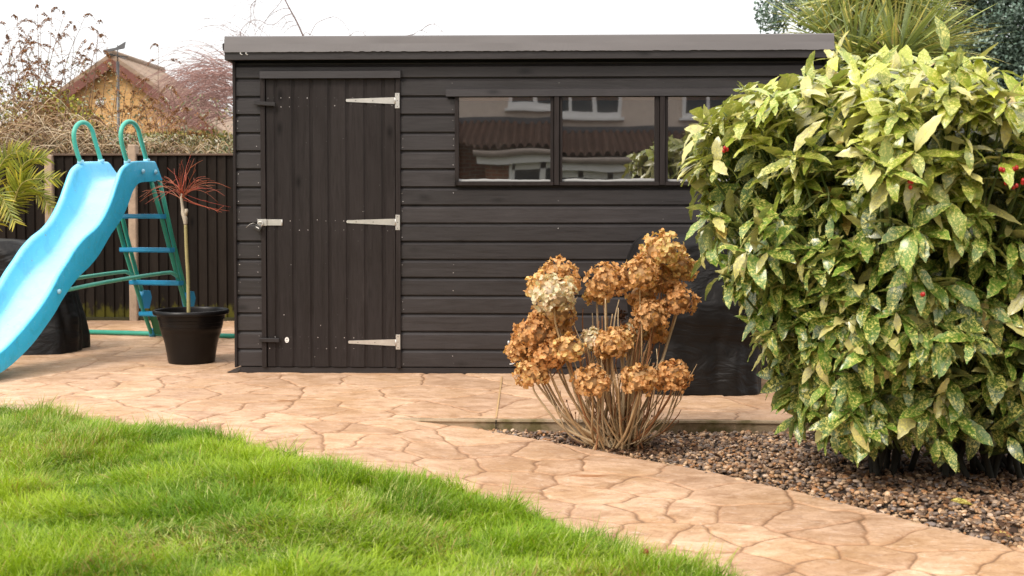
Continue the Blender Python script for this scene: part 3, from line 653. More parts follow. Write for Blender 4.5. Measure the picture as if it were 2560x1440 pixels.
t.links.new(dirt, ms2.inputs[0]); t.links.new(ms.outputs[0], ms2.inputs[1]); t.links.new(df.outputs[0], ms2.inputs[2]); t.links.new(ms2.outputs[0], o.inputs[0])
panes = [(1147, 1376, 1137.5, 1384), (1406, 1636.5, 1399, 1648), (1669.5, 1898, 1662.5, 1912)]
for i, (g0, g1, f0, f1) in enumerate(panes):
    x0, x1, a0, a1 = XW(f0, 350), XW(f1, 350), XW(g0, 350), XW(g1, 350)
    w = MB(); w.box(x0, a0, -.016, .025, ZG0 + .0, ZG1 - .002, 1, .0015); w.box(a1, x1, -.016, .025, ZG0, ZG1 - .002, .9, .0015); w.box(x0 - .001, x1 + .001, -.024, .025, ZS0, ZS1, 1.1, .002); w.box(a0, a1, -.010, .025, ZG1 - .004, ZG1 + .01, 1)
    wo_ = w.build('window', M['trim_v'], shed)
    g = MB(); tx = (.0035, -.003, .001)[i]; ty = (-.004, .002, .003)[i]
    g.add([(a0, .012, ZG0), (a1, .012 + tx * (a1 - a0), ZG0), (a1, .012 + tx * (a1 - a0) + ty * .5, ZG1), (a0, .012 + ty * .5, ZG1)], [(0, 1, 2, 3)])
    g.build('pane', mg, wo_)
    s_ = MB(); s_.box(a0, a1, .024, .05, ZW(250, 1300), ZG1 + .01, 1); s_.build('inner_rail', M['rawwood'], wo_)
    s_ = MB(); m_ = 40; vs = []; fs = []
    for k in range(m_ + 1):
        x = a0 + (a1 - a0) * k / m_; hz = .012 + .008 * noise2(x, 2, 9) + .004 * noise2(x, 4, 40)
        vs += [(x, .010, ZG0), (x, -.0, ZG0 + .001), (x, .003, ZG0 + hz * .5), (x, .0095, ZG0 + hz)]
        if k: fs += [((k - 1) * 4 + j, k * 4 + j, k * 4 + j + 1, (k - 1) * 4 + j + 1) for j in range(3)]
    s_.add(vs, fs, .3, True); s_.build('sealant', M['whiteplastic'], wo_)
for a, c2 in ((1385.5, 1398), (1649, 1662)):
    s_ = MB(); s_.box(XW(a, 350), XW(c2, 350), -.030, .02, ZS0 + .002, ZG1, 1.12, .002); s_.build('mullion', M['trim_v'], shed)
s_ = MB(); q = AY(1272, 856, -.03); s_.tube([(q[0] + .02, 0, q[2] - .01), (q[0] + .004, -.04, q[2])], .006, 8); s_.ball((q[0], -.046, q[2]), .012, 10, 1, (.8, .8, 1.2)); s_.build('knob', M['zinc'], shed)
s_ = MB(); q = AY(1277, 910, -.03); s_.tube([(q[0] + .022, 0, q[2] + .006), (q[0] + .020, -.02, q[2] + .003), (q[0] + .008, -.03, q[2]), (q[0] - .008, -.03, q[2] - .001)], .003, 8); s_.build('hook', M['whiteplastic'], shed)

# ================================================================== FENCE
FY = 3.5
pxs = [(-4.754, -4.679), (-3.967, -3.892)]
ftop = AY(335, 384, FY)[2]
def panel(x0, x1, label):
    r = thing('fence', label, 'fence', 'black feather edge fence panels behind the slide'); b = MB(); x = x0; i = 0; rr = random.Random(int(x0 * 100))
    while x < x1 - .01:
        w = min(.093 + rr.uniform(-.003, .003), x1 - x); 
        b.add([(x - .012, FY + .004, .03), (x + w, FY - .014, .03), (x + w, FY + .001, .03), (x - .012, FY + .011, .03), (x - .012, FY + .004, ftop - .02), (x + w, FY - .014, ftop - .02), (x + w, FY + .001, ftop - .02), (x - .012, FY + .011, ftop - .02)],
              [(0, 1, 5, 4), (1, 2, 6, 5), (4, 5, 6, 7), (2, 3, 7, 6), (3, 0, 4, 7), (3, 2, 1, 0)], rr.uniform(.75, 1.45)); x += w
    b.build('boards', M['fence'], r)
    c = MB(); c.box(x0, x1, FY - .028, FY + .03, ftop - .019, ftop, .8, .003); c.build('capping', simple('weathered_capping', (.16, .10, .065), .8, 0, 30, .3, .3, (.1, 1, 1)), r)
    g = MB(); g.box(x0, x1, FY - .02, FY + .02, .0, .029, .7, .002); g.build('bottom_rail', simple('mossy_bottom_rail', (.055, .050, .014), .9, 0, 18, .5, .4), r)
# moss low on the boards
t = M['fence'].node_tree; b = t.nodes['Principled BSDF']; src = b.inputs['Base Color'].links[0].from_socket
v = coords(t); sx = N(t, 'SeparateXYZ'); t.links.new(v, sx.inputs[0]); nn = noise(t, coords(t, (1, 1, .5)), 14, 4, .65)
mth = N(t, 'Math', operation='MULTIPLY_ADD'); mth.inputs[1].default_value = .55; mth.inputs[2].default_value = -.13; t.links.new(nn.outputs[0], mth.inputs[0])
sb = N(t, 'Math', operation='SUBTRACT'); t.links.new(mth.outputs[0], sb.inputs[0]); t.links.new(sx.outputs[2], sb.inputs[1])
t.links.new(mixc(t, src, (.085, .080, .012), ramp(t, sb.outputs[0], [(0, 0), (.09, .8)]).outputs[0]), b.inputs['Base Color'])
panel(-6.45, -4.757, 'black fence panel behind the palm fronds at the left edge'); panel(-4.676, -3.970, 'narrow black fence panel between the two concrete posts'); panel(-3.889, 6.2, 'long black fence run from the ladder post to behind the shed')
for (a, c2), lab in zip(pxs, ('stained concrete fence post half hidden by palm fronds', 'pale concrete fence post behind the slide ladder')):
    s_ = MB(); zt = AY(335, 362, FY)[2] if a > -4.5 else ftop - .01; s_.box(a, c2, FY - .05, FY + .05, -.1, zt, 1, .008); tag(s_.build('fence_post', M['concrete']), lab, 'fence post', 'concrete fence posts')
# ================================================================== SLIDE
SB = radians(12); sd_ = np.array([-sin(SB), -cos(SB), 0.0]); sw_ = np.array([cos(SB), -sin(SB), 0.0]); SR = AZ(502, 843)
def SP(u, s, z): return SR + sd_ * s + sw_ * u + np.array([0, 0, z])      # u = 0 on the right side, -.43 on the left
SW = .43
slide = thing('garden_slide', 'sky blue wavy plastic slide with green tubular ladder and hoops', 'slide')
prof = [((.585, 1.275), (.700, 1.416)), ((.74, 1.262), (.80, 1.415)), ((.92, 1.247), (1.00, 1.405)), ((1.005, 1.19), (1.075, 1.385)), ((1.055, 1.12), (1.155, 1.338)), ((1.11, 1.045), (1.225, 1.235)), ((1.20, .955), (1.30, 1.115)), ((1.32, .864), (1.40, 1.00)), ((1.45, .745), (1.50, .925)), ((1.575, .662), (1.63, .865)), ((1.70, .60), (1.74, .795)), ((1.80, .535), (1.83, .715)), ((1.90, .455), (1.93, .63)), ((1.99, .37), (2.01, .545)), ((2.10, .285), (2.12, .445)), ((2.22, .20), (2.24, .36)), ((2.36, .125), (2.38, .27)), ((2.52, .06), (2.54, .185)), ((2.70, .025), (2.71, .135)), ((2.90, .02), (2.90, .10))]
def crm(P, m):
    P = np.array(P, float); out = []; Q = np.vstack([2 * P[0] - P[1], P, 2 * P[-1] - P[-2]])
    for i in range(len(P) - 1):
        for k in range(m):
            t = k / m; a, b_, c, d = Q[i:i + 4]; out.append(.5 * ((2 * b_) + (-a + c) * t + (2 * a - 5 * b_ + 4 * c - d) * t * t + (-a + 3 * b_ - 3 * c + d) * t ** 3))
    out.append(P[-1]); return np.array(out)
PB = crm([p[0] for p in prof], 5); PT = crm([p[1] for p in prof], 5)
def section(pb, pt, j):
    """closed cross-section: outer wall, rolled lip, inner wall, bed, mirrored; thickness below"""
    fl = smoothstep(0, 6, j); bed = pb + (pt - pb) * (.16 + .05 * fl); H = pt - pb
    def at(f): return pb + H * f
    R = [(0.0, 0.0), (.006, .93), (.002, .985), (-.008, 1.0), (-.024, .995), (-.034, .96), (-.045, .86), (-.056, .55), (-.068, .30), (-.082, .20), (-.105, .165), (-.16, .155)]
    half = [(u, at(f)) for u, f in R] + [(-SW / 2, at(.15))]
    full = half + [(-SW - u, q) for u, q in reversed(half[:-1])]
    under = [(-SW + .012, at(.01)), (-SW + .02, at(.12)), (-SW / 2, at(.09)), (-.02, at(.12)), (-.012, at(.01))]
    return [(u, q[0], q[1]) for u, q in full + under]
ch = MB(); vs = []; m_ = 0
for j, (pb, pt) in enumerate(zip(PB, PT)):
    q = section(pb, pt, j); m_ = len(q); vs += [SP(*a) for a in q]
fs = [((j - 1) * m_ + k, (j - 1) * m_ + (k + 1) % m_, j * m_ + (k + 1) % m_, j * m_ + k) for j in range(1, len(PB)) for k in range(m_)]
fs += [tuple(range(m_)), tuple((len(PB) - 1) * m_ + k for k in range(m_))[::-1]]
ch.add(vs, fs, 1.0, True)
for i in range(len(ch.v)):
    kk = i % m_; ch.t[i] = (float(np.interp(kk, [0, 2, 4, 6, 8, 11, 13, 16, 18, 20, 22, 24, 30], [0, .1, .75, .3, .55, 1, 1, .55, .3, .75, .1, 0, 0])),) * 3  # paler bed and lips: sky sheen on upward faces put into the colour
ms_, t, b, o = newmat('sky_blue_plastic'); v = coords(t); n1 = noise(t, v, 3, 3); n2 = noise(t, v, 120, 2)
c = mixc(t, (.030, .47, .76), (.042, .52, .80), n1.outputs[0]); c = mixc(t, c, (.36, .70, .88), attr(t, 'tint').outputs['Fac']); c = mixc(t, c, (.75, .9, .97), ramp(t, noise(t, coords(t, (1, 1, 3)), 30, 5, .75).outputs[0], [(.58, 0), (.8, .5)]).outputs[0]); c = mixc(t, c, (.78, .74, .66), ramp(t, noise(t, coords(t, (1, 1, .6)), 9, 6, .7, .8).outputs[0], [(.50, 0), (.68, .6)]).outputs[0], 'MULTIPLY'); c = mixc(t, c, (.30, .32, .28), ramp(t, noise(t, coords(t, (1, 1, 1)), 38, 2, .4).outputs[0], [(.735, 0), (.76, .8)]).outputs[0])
t.links.new(c, b.inputs['Base Color']); b.inputs['Roughness'].default_value = .34; b.inputs['Subsurface Weight'].default_value = .15; b.inputs['Subsurface Radius'].default_value = (.02, .05, .1); b.inputs['Subsurface Scale'].default_value = .3
bump(t, b, n2.outputs[0], .05, .001)
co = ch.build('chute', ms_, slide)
ed = co.modifiers.new('s', 'EDGE_SPLIT'); ed.split_angle = radians(55)
s_ = MB(); q0, q1 = PB[3], PT[3]
vs = []; 
for u in np.linspace(-SW + .05, -.05, 9):
    for (s, z) in ((.60, 1.262), (.598, 1.30), (.612, 1.318), (.64, 1.306)): vs.append(SP(u, s, z))
s_.add(vs, [(k * 4 + j, k * 4 + j + 1, (k + 1) * 4 + j + 1, (k + 1) * 4 + j) for k in range(8) for j in range(3)], 1, True); s_.build('platform_edge', ms_, slide)
for u0, sg in ((0, 1), (-SW, -1)):
    for (s, z) in ((.885, 1.335), (.705, 1.335), (1.955, .512)):
        s_ = MB(); c = SP(u0 + sg * .008, s, z); w_ = sw_ * sg; 
        prof_ = [(.017, 0), (.017, .006), (.012, .013), (.005, .015), (.0005, .0152)]; n = 14; vs = []
        for r, h in prof_:
            for k in range(n): a = 2 * pi * k / n; vs.append(c + w_ * h + r * (cos(a) * sd_ + sin(a) * np.array([0, 0, 1])))
        s_.add(vs, [(i * n + k, i * n + (k + 1) % n, (i + 1) * n + (k + 1) % n, (i + 1) * n + k) for i in range(4) for k in range(n)], 1, True); s_.build('bolt_cap', ms_, slide)
for u in (-.022, -SW + .022):                         # hoop handles
    pts = [SP(u, s, z) for s, z in crm([(1.045, 1.395), (1.085, 1.46), (1.12, 1.54), (1.128, 1.61), (1.095, 1.665), (1.03, 1.695), (.955, 1.69), (.895, 1.65), (.865, 1.59), (.83, 1.52), (.775, 1.415)], 5)]
    s_ = MB(); s_.tube(pts, .0165, 14); h = s_.build('hoop_handle', M['green_hoop'] if 'green_hoop' in M else M['green_steel'], slide)
    for (s, z) in ((1.045, 1.405), (.775, 1.42)):
        k = MB(); k.tube([SP(u, s + .004, z - .02), SP(u, s, z + .012)], .0235, 14); k.build('socket', ms_, h)
for u in (-.018, -SW + .018):                         # ladder rails and braces
    s_ = MB(); s_.tube([SP(u, s, z) for s, z in ((.045, .0), (.16, .18), (.32, .48), (.45, .73), (.575, .99), (.73, 1.28))], .0165, 12); r = s_.build('ladder_rail', M['green_steel'], slide)
    s_ = MB(); s_.tube([SP(u, s, z) for s, z in ((.60, 1.27), (.43, .86), (.27, .51), (.155, .30))], .0165, 12); s_.build('rear_strut', M['green_steel'], slide)
    s_ = MB()
    for dz in (0,):
        vs = []; 
        for uu in (u - .026, u + .026):
            for s, z in ((.215, .39), (.12, .385), (.095, .33), (.13, .24), (.20, .245), (.235, .33)): vs.append(SP(uu, s, z))
        s_.add(vs, [(0, 1, 2, 3, 4, 5), (11, 10, 9, 8, 7, 6)] + [(k, (k + 1) % 6, 6 + (k + 1) % 6, 6 + k)[::-1] for k in range(6)], 1)
    s_.build('joint_bracket', M['bluebit'], slide)
    s_ = MB(); s_.tube([SP(u, .045, .0), SP(u, .062, .06)], .026, 10); s_.build('foot_joint', M['bluebit'], slide)
    s_ = MB(); s_.tube([SP(u, s, z) for s, z in crm([(1.95, .505), (1.5, .53), (1.0, .547), (.50, .556), (.41, .545), (.345, .52)], 4)], .0145, 12); s_.build('support_arm', M['green_hoop'], slide)
for (s, z) in ((.578, 1.0), (.45, .735), (.315, .468), (.175, .205)):
    s_ = MB(); vs = []
    for u in (-SW - .004, .004):
        for ds, dz in ((-.035, -.022), (.04, -.022), (.045, -.012), (.045, .013), (-.035, .013)): vs.append(SP(u, s + ds, z + dz))
    s_.add(vs, [(0, 1, 2, 3, 4)[::-1], (5, 6, 7, 8, 9)] + [(k, (k + 1) % 5, 5 + (k + 1) % 5, 5 + k) for k in range(5)], 1); s_.build('rung', M['bluebit'], slide)
s_ = MB(); vs = [SP(u, s, z) for u in (-SW + .04, -.04) for s, z in ((.03, .02), (.055, .02), (.13, .18), (.105, .18))]
s_.add(vs, [(0, 1, 2, 3), (7, 6, 5, 4), (1, 5, 6, 2), (0, 3, 7, 4), (2, 6, 7, 3), (0, 4, 5, 1)]); s_.build('kick_plate', simple('deep_green_panel', (.01, .17, .075), .45, 0, 20, .15, .05), slide)
s_ = MB(); s_.tube([SP(-SW / 2 - .80, .035, .022), SP(-SW / 2 + .80, .035, .022)], .019, 12); gb = s_.build('ground_bar', M['green_steel'], slide)
for e, e2 in ((-.80, -.85), (.80, .85)):
    s_ = MB(); s_.tube([SP(-SW / 2 + e, .035, .022), SP(-SW / 2 + e2, .035, .012)], [.021, .014], 10); s_.build('end_cap', M['bluebit'], gb)

# ================================================================== POTTED TREE
PC = AZ(479, 905)[:2]
pt_ = thing('potted_tree', 'bare red twigged grafted tree in a large black plastic pot', 'potted tree')
pot = MB(); kx = .356 / .36
pr = [(.0, .004), (.150, .004), (.156, .0), (.160, .012), (.166, .06), (.176, .12), (.188, .165), (.199, .195), (.206, .225), (.209, .228), (.212, .250), (.2145, .252), (.2165, .276), (.219, .278), (.222, .305), (.226, .326), (.248, .328), (.255, .332), (.258, .342), (.257, .352), (.250, .360), (.242, .361), (.236, .356), (.232, .345), (.228, .30)]
pot.lathe(pr, (PC[0], PC[1], .004), 72); po = pot.build('pot', M['blackplastic'], pt_); po.modifiers.new('e', 'EDGE_SPLIT').split_angle = radians(40)
s_ = MB(); s_.lathe([(.0, .300), (.12, .302), (.229, .298)], (PC[0], PC[1], .004), 40); s_.build('soil', M['soil'], pt_)
D_ = PC[1]
def PP(px, py, dy=0): return AY(px, py, D_ + dy)
tk = MB(); pts = [PP(472, 793), PP(471, 740), PP(470, 690), PP(467, 640), PP(465, 590), PP(464, 560)]
tk.tube(crm(pts, 4), np.linspace(.0135, .0115, 21), 12, (.42, .36, .15)); tk.build('trunk', simple('olive_bark', (1, 1, 1), .7, 0, 50, .3, .5), pt_)
tk = MB(); pts = [PP(464, 562), PP(463, 548), PP(459, 535), PP(457, 522), PP(455, 508), PP(454, 495), PP(456, 484)]
tk.tube(crm(pts, 4), np.interp(range(25), [0, 4, 8, 12, 16, 20, 24], [.0125, .0175, .0165, .012, .0095, .011, .010]), 12, (.55, .47, .36)); tk.tube([PP(463, 540), PP(466, 528), PP(466, 522)], [.012, .013, .010], 10, (.55, .47, .36)); tk.tube([PP(464, 560), PP(460, 530), PP(458, 524)], [.012, .010, .006], 8, (.7, .6, .45))
tk.build('graft', simple('pale_grafted_bark', (1, 1, 1), .8, 0, 60, .35, .7), pt_)
tw = MB(); rr = random.Random(9)
ends = [e_ for i_, e_ in enumerate([(345, 497), (350, 503), (360, 490), (372, 478), (383, 468), (400, 455), (412, 440), (425, 430), (437, 422), (448, 408), (456, 400), (467, 415), (478, 405), (486, 398), (492, 425), (505, 430), (515, 440), (525, 448), (540, 450), (555, 445), (580, 468), (577, 472), (560, 490), (540, 487), (580, 520), (574, 530), (552, 528), (538, 522), (480, 385), (470, 425), (440, 440), (410, 470), (395, 500), (430, 480), (500, 470), (520, 500), (448, 432), (462, 436), (495, 452), (508, 412), (420, 448), (385, 505), (530, 470), (365, 437), (404, 462), (545, 505), (452, 420), (433, 410)]) if i_ % 4 != 3]
for ex, ey in ends:
    dy = rr.uniform(-.22, .22); a = PP(455 + rr.uniform(-5, 5), 490 + rr.uniform(-10, 12)); e = PP(ex + rr.uniform(-3, 3), ey + rr.uniform(-3, 3), dy)
    fl = abs(ex - 455) / 120; up = .05 * fl + .01
    if ey > 515: up = -.01
    m1 = a * .66 + e * .34 + np.array([rr.uniform(-.012, .012), 0, up]); m2 = a * .3 + e * .7 + np.array([rr.uniform(-.012, .012), 0, up * .9])
    col = (.40 + rr.uniform(-.08, .1), .075 + rr.uniform(-.02, .04), .03); P_ = crm([a, m1, m2, e], 5); tw.tube(P_, np.linspace(.0022, .0009, len(P_)), 5, col)
    for q in range(rr.choice([0, 1, 2])):
        i = rr.randrange(5, 14); L_ = rr.uniform(.04, .12); dd = unit(P_[i + 1] - P_[i - 1] + np.array([rr.uniform(-.03, .03), rr.uniform(-.03, .03), rr.uniform(-.012, .03)]) * 1.0); tw.tube([P_[i], P_[i] + dd * L_ * .5 + np.array([0, 0, .004]), P_[i] + dd * L_ + np.array([0, 0, .0])], [.0022, .0015, .0009], 4, col)
tw.build('twigs', simple('red_twig_bark', (1, 1, 1), .5, 0, 80, .25, .2), pt_)

# ================================================================== COVERED BARBECUES
mc, t, b, o = newmat('black_woven_cover'); v = coords(t); n1 = noise(t, v, 7, 3, .5, .5); n2 = noise(t, v, 300, 2); wv = noise(t, coords(t, (1, 1, 2)), 4.0, 3, .5, 1.6)
t.links.new(mixc(t, (.006, .0055, .0055), (.013, .0115, .011), n1.outputs[0]), b.inputs['Base Color']); b.inputs['Roughness'].default_value = .5; b.inputs['Specular IOR Level'].default_value = .2
b1_ = N(t, 'Bump', i_Strength=.6, i_Distance=.03); t.links.new(wv.outputs[0], b1_.inputs['Height']); b2_ = N(t, 'Bump', i_Strength=.25, i_Distance=.002); t.links.new(n2.outputs[0], b2_.inputs['Height']); t.links.new(b1_.outputs[0], b2_.inputs['Normal']); t.links.new(b2_.outputs[0], b.inputs['Normal'])
def cover(levels, label, cat='barbecue cover', seed=1, name='barbecue_cover'):
    """levels: (z, x0, x1, y0, y1, roundness, fold depth); loft of rounded rectangles with hanging folds"""
    n = 160; A = np.array(levels, float); zz = []; 
    for i in range(len(A) - 1): zz += [A[i] + (A[i + 1] - A[i]) * k / 10 for k in range(10)]
    zz.append(A[-1]); vs = []; fs = []
    for li, (z, x0, x1, y0, y1, rd, fd) in enumerate(zz):
        cx, cy, hx, hy = (x0 + x1) / 2, (y0 + y1) / 2, (x1 - x0) / 2, (y1 - y0) / 2
        for k in range(n):
            a = 2 * pi * k / n; p = 2 + 6 * (1 - rd); r = (abs(cos(a)) ** p + abs(sin(a)) ** p) ** (-1 / p)
            f = fd * (noise2(a * 3.2 + .35 * z, z * .9, 1.6, seed) - .5) * 2 + fd * .8 * (noise2(a * 7 + .8 * z, z * 1.5, 1.0, seed + 3) - .5) + .012 * (noise2(a * 6, z * 9, 1.0, seed + 5) - .5)
            vs.append((cx + (hx + f) * r * cos(a), cy + (hy + f) * r * sin(a), z + .012 * (noise2(a * 4, z * 4, 1, seed + 9) - .5) * (z > .03)))
        if li: fs += [((li - 1) * n + k, (li - 1) * n + (k + 1) % n, li * n + (k + 1) % n, li * n + k) for k in range(n)]
    k0 = len(vs); z, x0, x1, y0, y1 = zz[-1][:5]; vs.append(((x0 + x1) / 2, (y0 + y1) / 2, z + .004)); fs += [((len(zz) - 1) * n + k, (len(zz) - 1) * n + (k + 1) % n, k0) for k in range(n)]
    s_ = MB(); s_.add(vs, fs, 1, True); o_ = s_.build(name, mc); return tag(o_, label, cat)
gx0, gx1 = AY(1600, 985, -.85)[0], AY(1915, 985, -.85)[0]
cover([(.004, gx0, gx1, -.86, -.33, .3, .02), (.12, gx0 - .015, gx1, -.85, -.33, .3, .03), (.30, gx0 - .02, gx1 + .04, -.83, -.3, .25, .028), (.44, gx0 - .03, gx1 + .16, -.86, -.28, .25, .022), (.52, gx0 - .045, gx1 + .18, -.86, -.27, .3, .015), (.60, gx0 - .05, gx1 + .14, -.84, -.26, .3, .012), (.76, gx0 - .05, gx1 + .05, -.80, -.24, .3, .008), (.86, gx0 - .01, gx1 + .02, -.78, -.26, .3, .006), (.905, gx0 + .035, gx1 - .01, -.74, -.30, .35, .004), (.915, gx0 + .06, gx1 - .04, -.70, -.34, .4, .001)],
      'black fabric covered barbecue against the shed behind the dried hydrangea', seed=2)
lx1 = AY(180, 880, 1.0)[0]
cover([(.004, lx1 - 1.25, lx1 + .0, .83, 1.50, .35, .03), (.10, lx1 - 1.25, lx1 + .0, .85, 1.50, .35, .04), (.25, lx1 - 1.22, lx1 - .02, .88, 1.48, .4, .04), (.45, lx1 - 1.2, lx1 - .07, .92, 1.45, .4, .03), (.62, lx1 - 1.2, lx1 - .12, .94, 1.42, .4, .02), (.76, lx1 - 1.15, lx1 - .30, .96, 1.4, .5, .01), (.82, lx1 - 1.05, lx1 - .42, 1.0, 1.36, .6, .006), (.83, lx1 - .95, lx1 - .5, 1.04, 1.3, .7, .002)],
      'black fabric covered barbecue on the patio behind the blue slide', seed=4)

# ================================================================== DRIED HYDRANGEA
HY = AZ(1540, 1112, -.05); hyd = thing('dried_hydrangea', 'dried hydrangea with crisp tan flower heads on bare woody stems', 'hydrangea')
HG = np.array([HY[0], HY[1], gz(HY[0], HY[1])])
heads = [(1397, 683, 40, .12), (1386, 737, 50, -.10), (1352, 717, 34, .02), (1393, 785, 40, 0), (1335, 838, 48, -.05), (1300, 878, 30, 0), (1367, 890, 38, -.1), (1330, 935, 38, -.08), (1422, 872, 35, -.16), (1515, 705, 46, .02), (1492, 738, 27, .14), (1482, 855, 31, -.08), (1530, 863, 41, -.14), (1580, 836, 30, .05), (1600, 688, 44, -.02), (1602, 737, 33, .12), (1655, 627, 47, .0), (1702, 672, 36, .1), (1658, 702, 34, .1), (1695, 752, 42, .02), (1627, 792, 41, -.05), (1478, 955, 39, -.22), (1598, 950, 39, -.24), (1680, 942, 40, -.18), (1625, 655, 30, .12), (1640, 835, 24, .12), (1312, 852, 26, .03), (1352, 800, 34, .06), (1345, 905, 30, .04), (1415, 712, 30, .06), (1400, 832, 28, .08), (1560, 842, 26, .0)]
mpet = leafmat('dried_petal', .75, .28, .2)
barkm = simple('dry_tan_stem', (1, 1, 1), .75, 0, 60, .35, .5, (1, 1, .2))
stem = MB(); rr = random.Random(21)
def curve(a, e, bow=.05, n=5):
    dx = np.array([a[0] * .45 + e[0] * .55, a[1] * .45 + e[1] * .55, a[2] * .6 + e[2] * .4]); out = np.array([e[0] - a[0], e[1] - a[1], 0]) * bow * 3
    return crm([a, a * .62 + dx * .38 + out * .2 + np.array([rr.uniform(-.01, .01), rr.uniform(-.01, .01), 0]), dx + out * .3 + np.array([rr.uniform(-.015, .015), 0, 0]), e * .75 + dx * .25 + out * .15 + np.array([rr.uniform(-.012, .012), 0, -.01]), e], n)
def scol():
    k = rr.random(); return (.54, .36, .18) if k < .4 else ((.36, .16, .06) if k < .65 else (.66, .50, .30))
for (px, py, r, dy) in heads:
    c = AY(px, py, HY[1] + dy); R_ = 1.16 * r / 530.0 * (1 + dy * .16); 
    e = c - np.array([0, 0, R_ * .55]); a = HG + np.array([rr.uniform(-.10, .08), rr.uniform(-.06, .06), -.02]); P_ = curve(a, e); stem.tube(P_, np.linspace(.0085, .0035, len(P_)) * rr.uniform(.8, 1.15), 7, scol())
    for i in (4, 8, 12, 16): 
        if i < len(P_): stem.ball(P_[i], .0072 * (1 - i / 30), 5, (.22, .12, .05), (1, 1, .6))
    nf = int(92 * (R_ / .08) ** 1.6) + 20; rg = np.random.default_rng(int(px))
    u = rg.random(nf) * 2 - .85; u = np.clip(u, -.75, 1); th = rg.random(nf) * 2 * pi; q = np.sqrt(1 - u ** 2); nn_ = np.stack([q * np.cos(th), q * np.sin(th), u], 1)
    fc = c + nn_ * R_ * np.stack([np.ones(nf), np.ones(nf), np.full(nf, .86)], 1) * rg.uniform(.68, 1.04, (nf, 1)); nn_ = unit(nn_ + rg.normal(0, .35, (nf, 3)))
    up = np.where(np.abs(nn_[:, 2:3]) < .9, np.array([[0, 0, 1.]]), np.array([[1., 0, 0]])); e1 = unit(np.cross(nn_, up)); e2 = np.cross(nn_, e1); ph = rg.random(nf) * pi
    B_ = []; Dr = []; NR = []; TT = []
    base_t = np.array([.95, .565, .245]) * rg.uniform(.78, 1.05); 
    if (px, py) in ((1386, 737), (1580, 836), (1482, 855)): base_t = np.array([.95, .76, .54])
    if (px, py) in ((1335, 838), (1367, 890), (1695, 752), (1680, 942)): base_t = np.array([.74, .41, .165])
    for k in range(4):
        a = ph + k * pi / 2 + rg.normal(0, .15, nf); dd = e1 * np.cos(a)[:, None] + e2 * np.sin(a)[:, None]
        B_.append(fc + dd * .0012 + nn_ * .002); Dr.append(dd + nn_ * rg.uniform(.0, .55, (nf, 1))); NR.append(nn_); TT.append(base_t * rg.uniform(.72, 1.3, (nf, 1)) * np.array([1, 1, 1]) + rg.uniform(0, .06, (nf, 1)))
    B_, Dr, NR, TT = map(np.concatenate, (B_, Dr, NR, TT)); n = len(B_)
    V, Q, T, L, E_ = leaf_batch(B_, Dr, NR, rg.uniform(.013, .021, n), rg.uniform(.006, .0105, n), rg.normal(.1, .9, n), np.clip(TT, 0, .9), rows=4, wprof=lambda t: np.array([.25, .9, 1.0, .35]), fold=.25, tip_t=np.array([.86, .74, .62]), rng=rg)
    core = MB(); core.ball(c, R_ * .66, 10, tuple(base_t * .6), (1, 1, .8))
    hd = npmesh('flower_head', V, Q, mpet, hyd, {'tint': T})
    core.build('flower_core', barkm, hd)
    fs_ = MB()
    for i in rg.choice(nf, min(nf, 26), replace=False): fs_.tube([e + (c - e) * .3, (fc[i] + c) / 2, fc[i] - nn_[i] * .002], [.0016, .001, .0008], 3, (.24, .12, .05))
    fs_.build('flower_stalks', barkm, hd)
for k in range(74):
    an = rr.uniform(0, 2 * pi); rad = rr.uniform(.08, .34); h = rr.uniform(.18, .60) * (1.15 - rad * .9); e = HG + np.array([cos(an) * rad + .02, sin(an) * rad * .7, h]); a = HG + np.array([rr.uniform(-.15, .12), rr.uniform(-.09, .09), -.02])
    P_ = curve(a, e, .1, 4); c_t = scol(); stem.tube(P_, np.linspace(rr.uniform(.004, .0075), .0018, len(P_)), 6, c_t)
    for q in range(rr.choice([0, 1, 1, 2])):
        i = rr.randrange(6, len(P_) - 2); d2 = unit(P_[i + 1] - P_[i] + np.array([rr.uniform(-.04, .04), rr.uniform(-.03, .03), rr.uniform(0, .02)])); L_ = rr.uniform(.05, .16); stem.tube([P_[i], P_[i] + d2 * L_ * .6, P_[i] + d2 * L_ + np.array([0, 0, .012])], [.003, .0022, .0012], 5, scol()); 
        if rr.random() < .4: stem.ball(P_[i] + d2 * L_ + np.array([0, 0, .012]), .0045, 5, (.25, .12, .05), (1, 1, 1.5))
for k in range(22):    # tall upright bare canes between the heads
    px = rr.uniform(1440, 1640); py = rr.uniform(735, 830); e = AY(px, py, HY[1] + rr.uniform(-.1, .15)); a = HG + np.array([rr.uniform(-.12, .10), rr.uniform(-.07, .07), -.02]); P_ = curve(a, e, .03, 4); stem.tube(P_, np.linspace(.007, .0026, len(P_)), 6, scol())
stem.build('stems', barkm, hyd)
s_ = MB(); rg = np.random.default_rng(8); c = AY(1553, 790, HY[1]); V, Q, T, L, E_ = leaf_batch(c + rg.normal(0, .012, (40, 3)), rg.normal(0, 1, (40, 3)), rg.normal(0, 1, (40, 3)), .022, .007, rg.normal(0, 1.5, 40), np.tile([[.07, .035, .02]], (40, 1)), rows=4); npmesh('shrivelled_head', V, Q, mpet, hyd, {'tint': T})

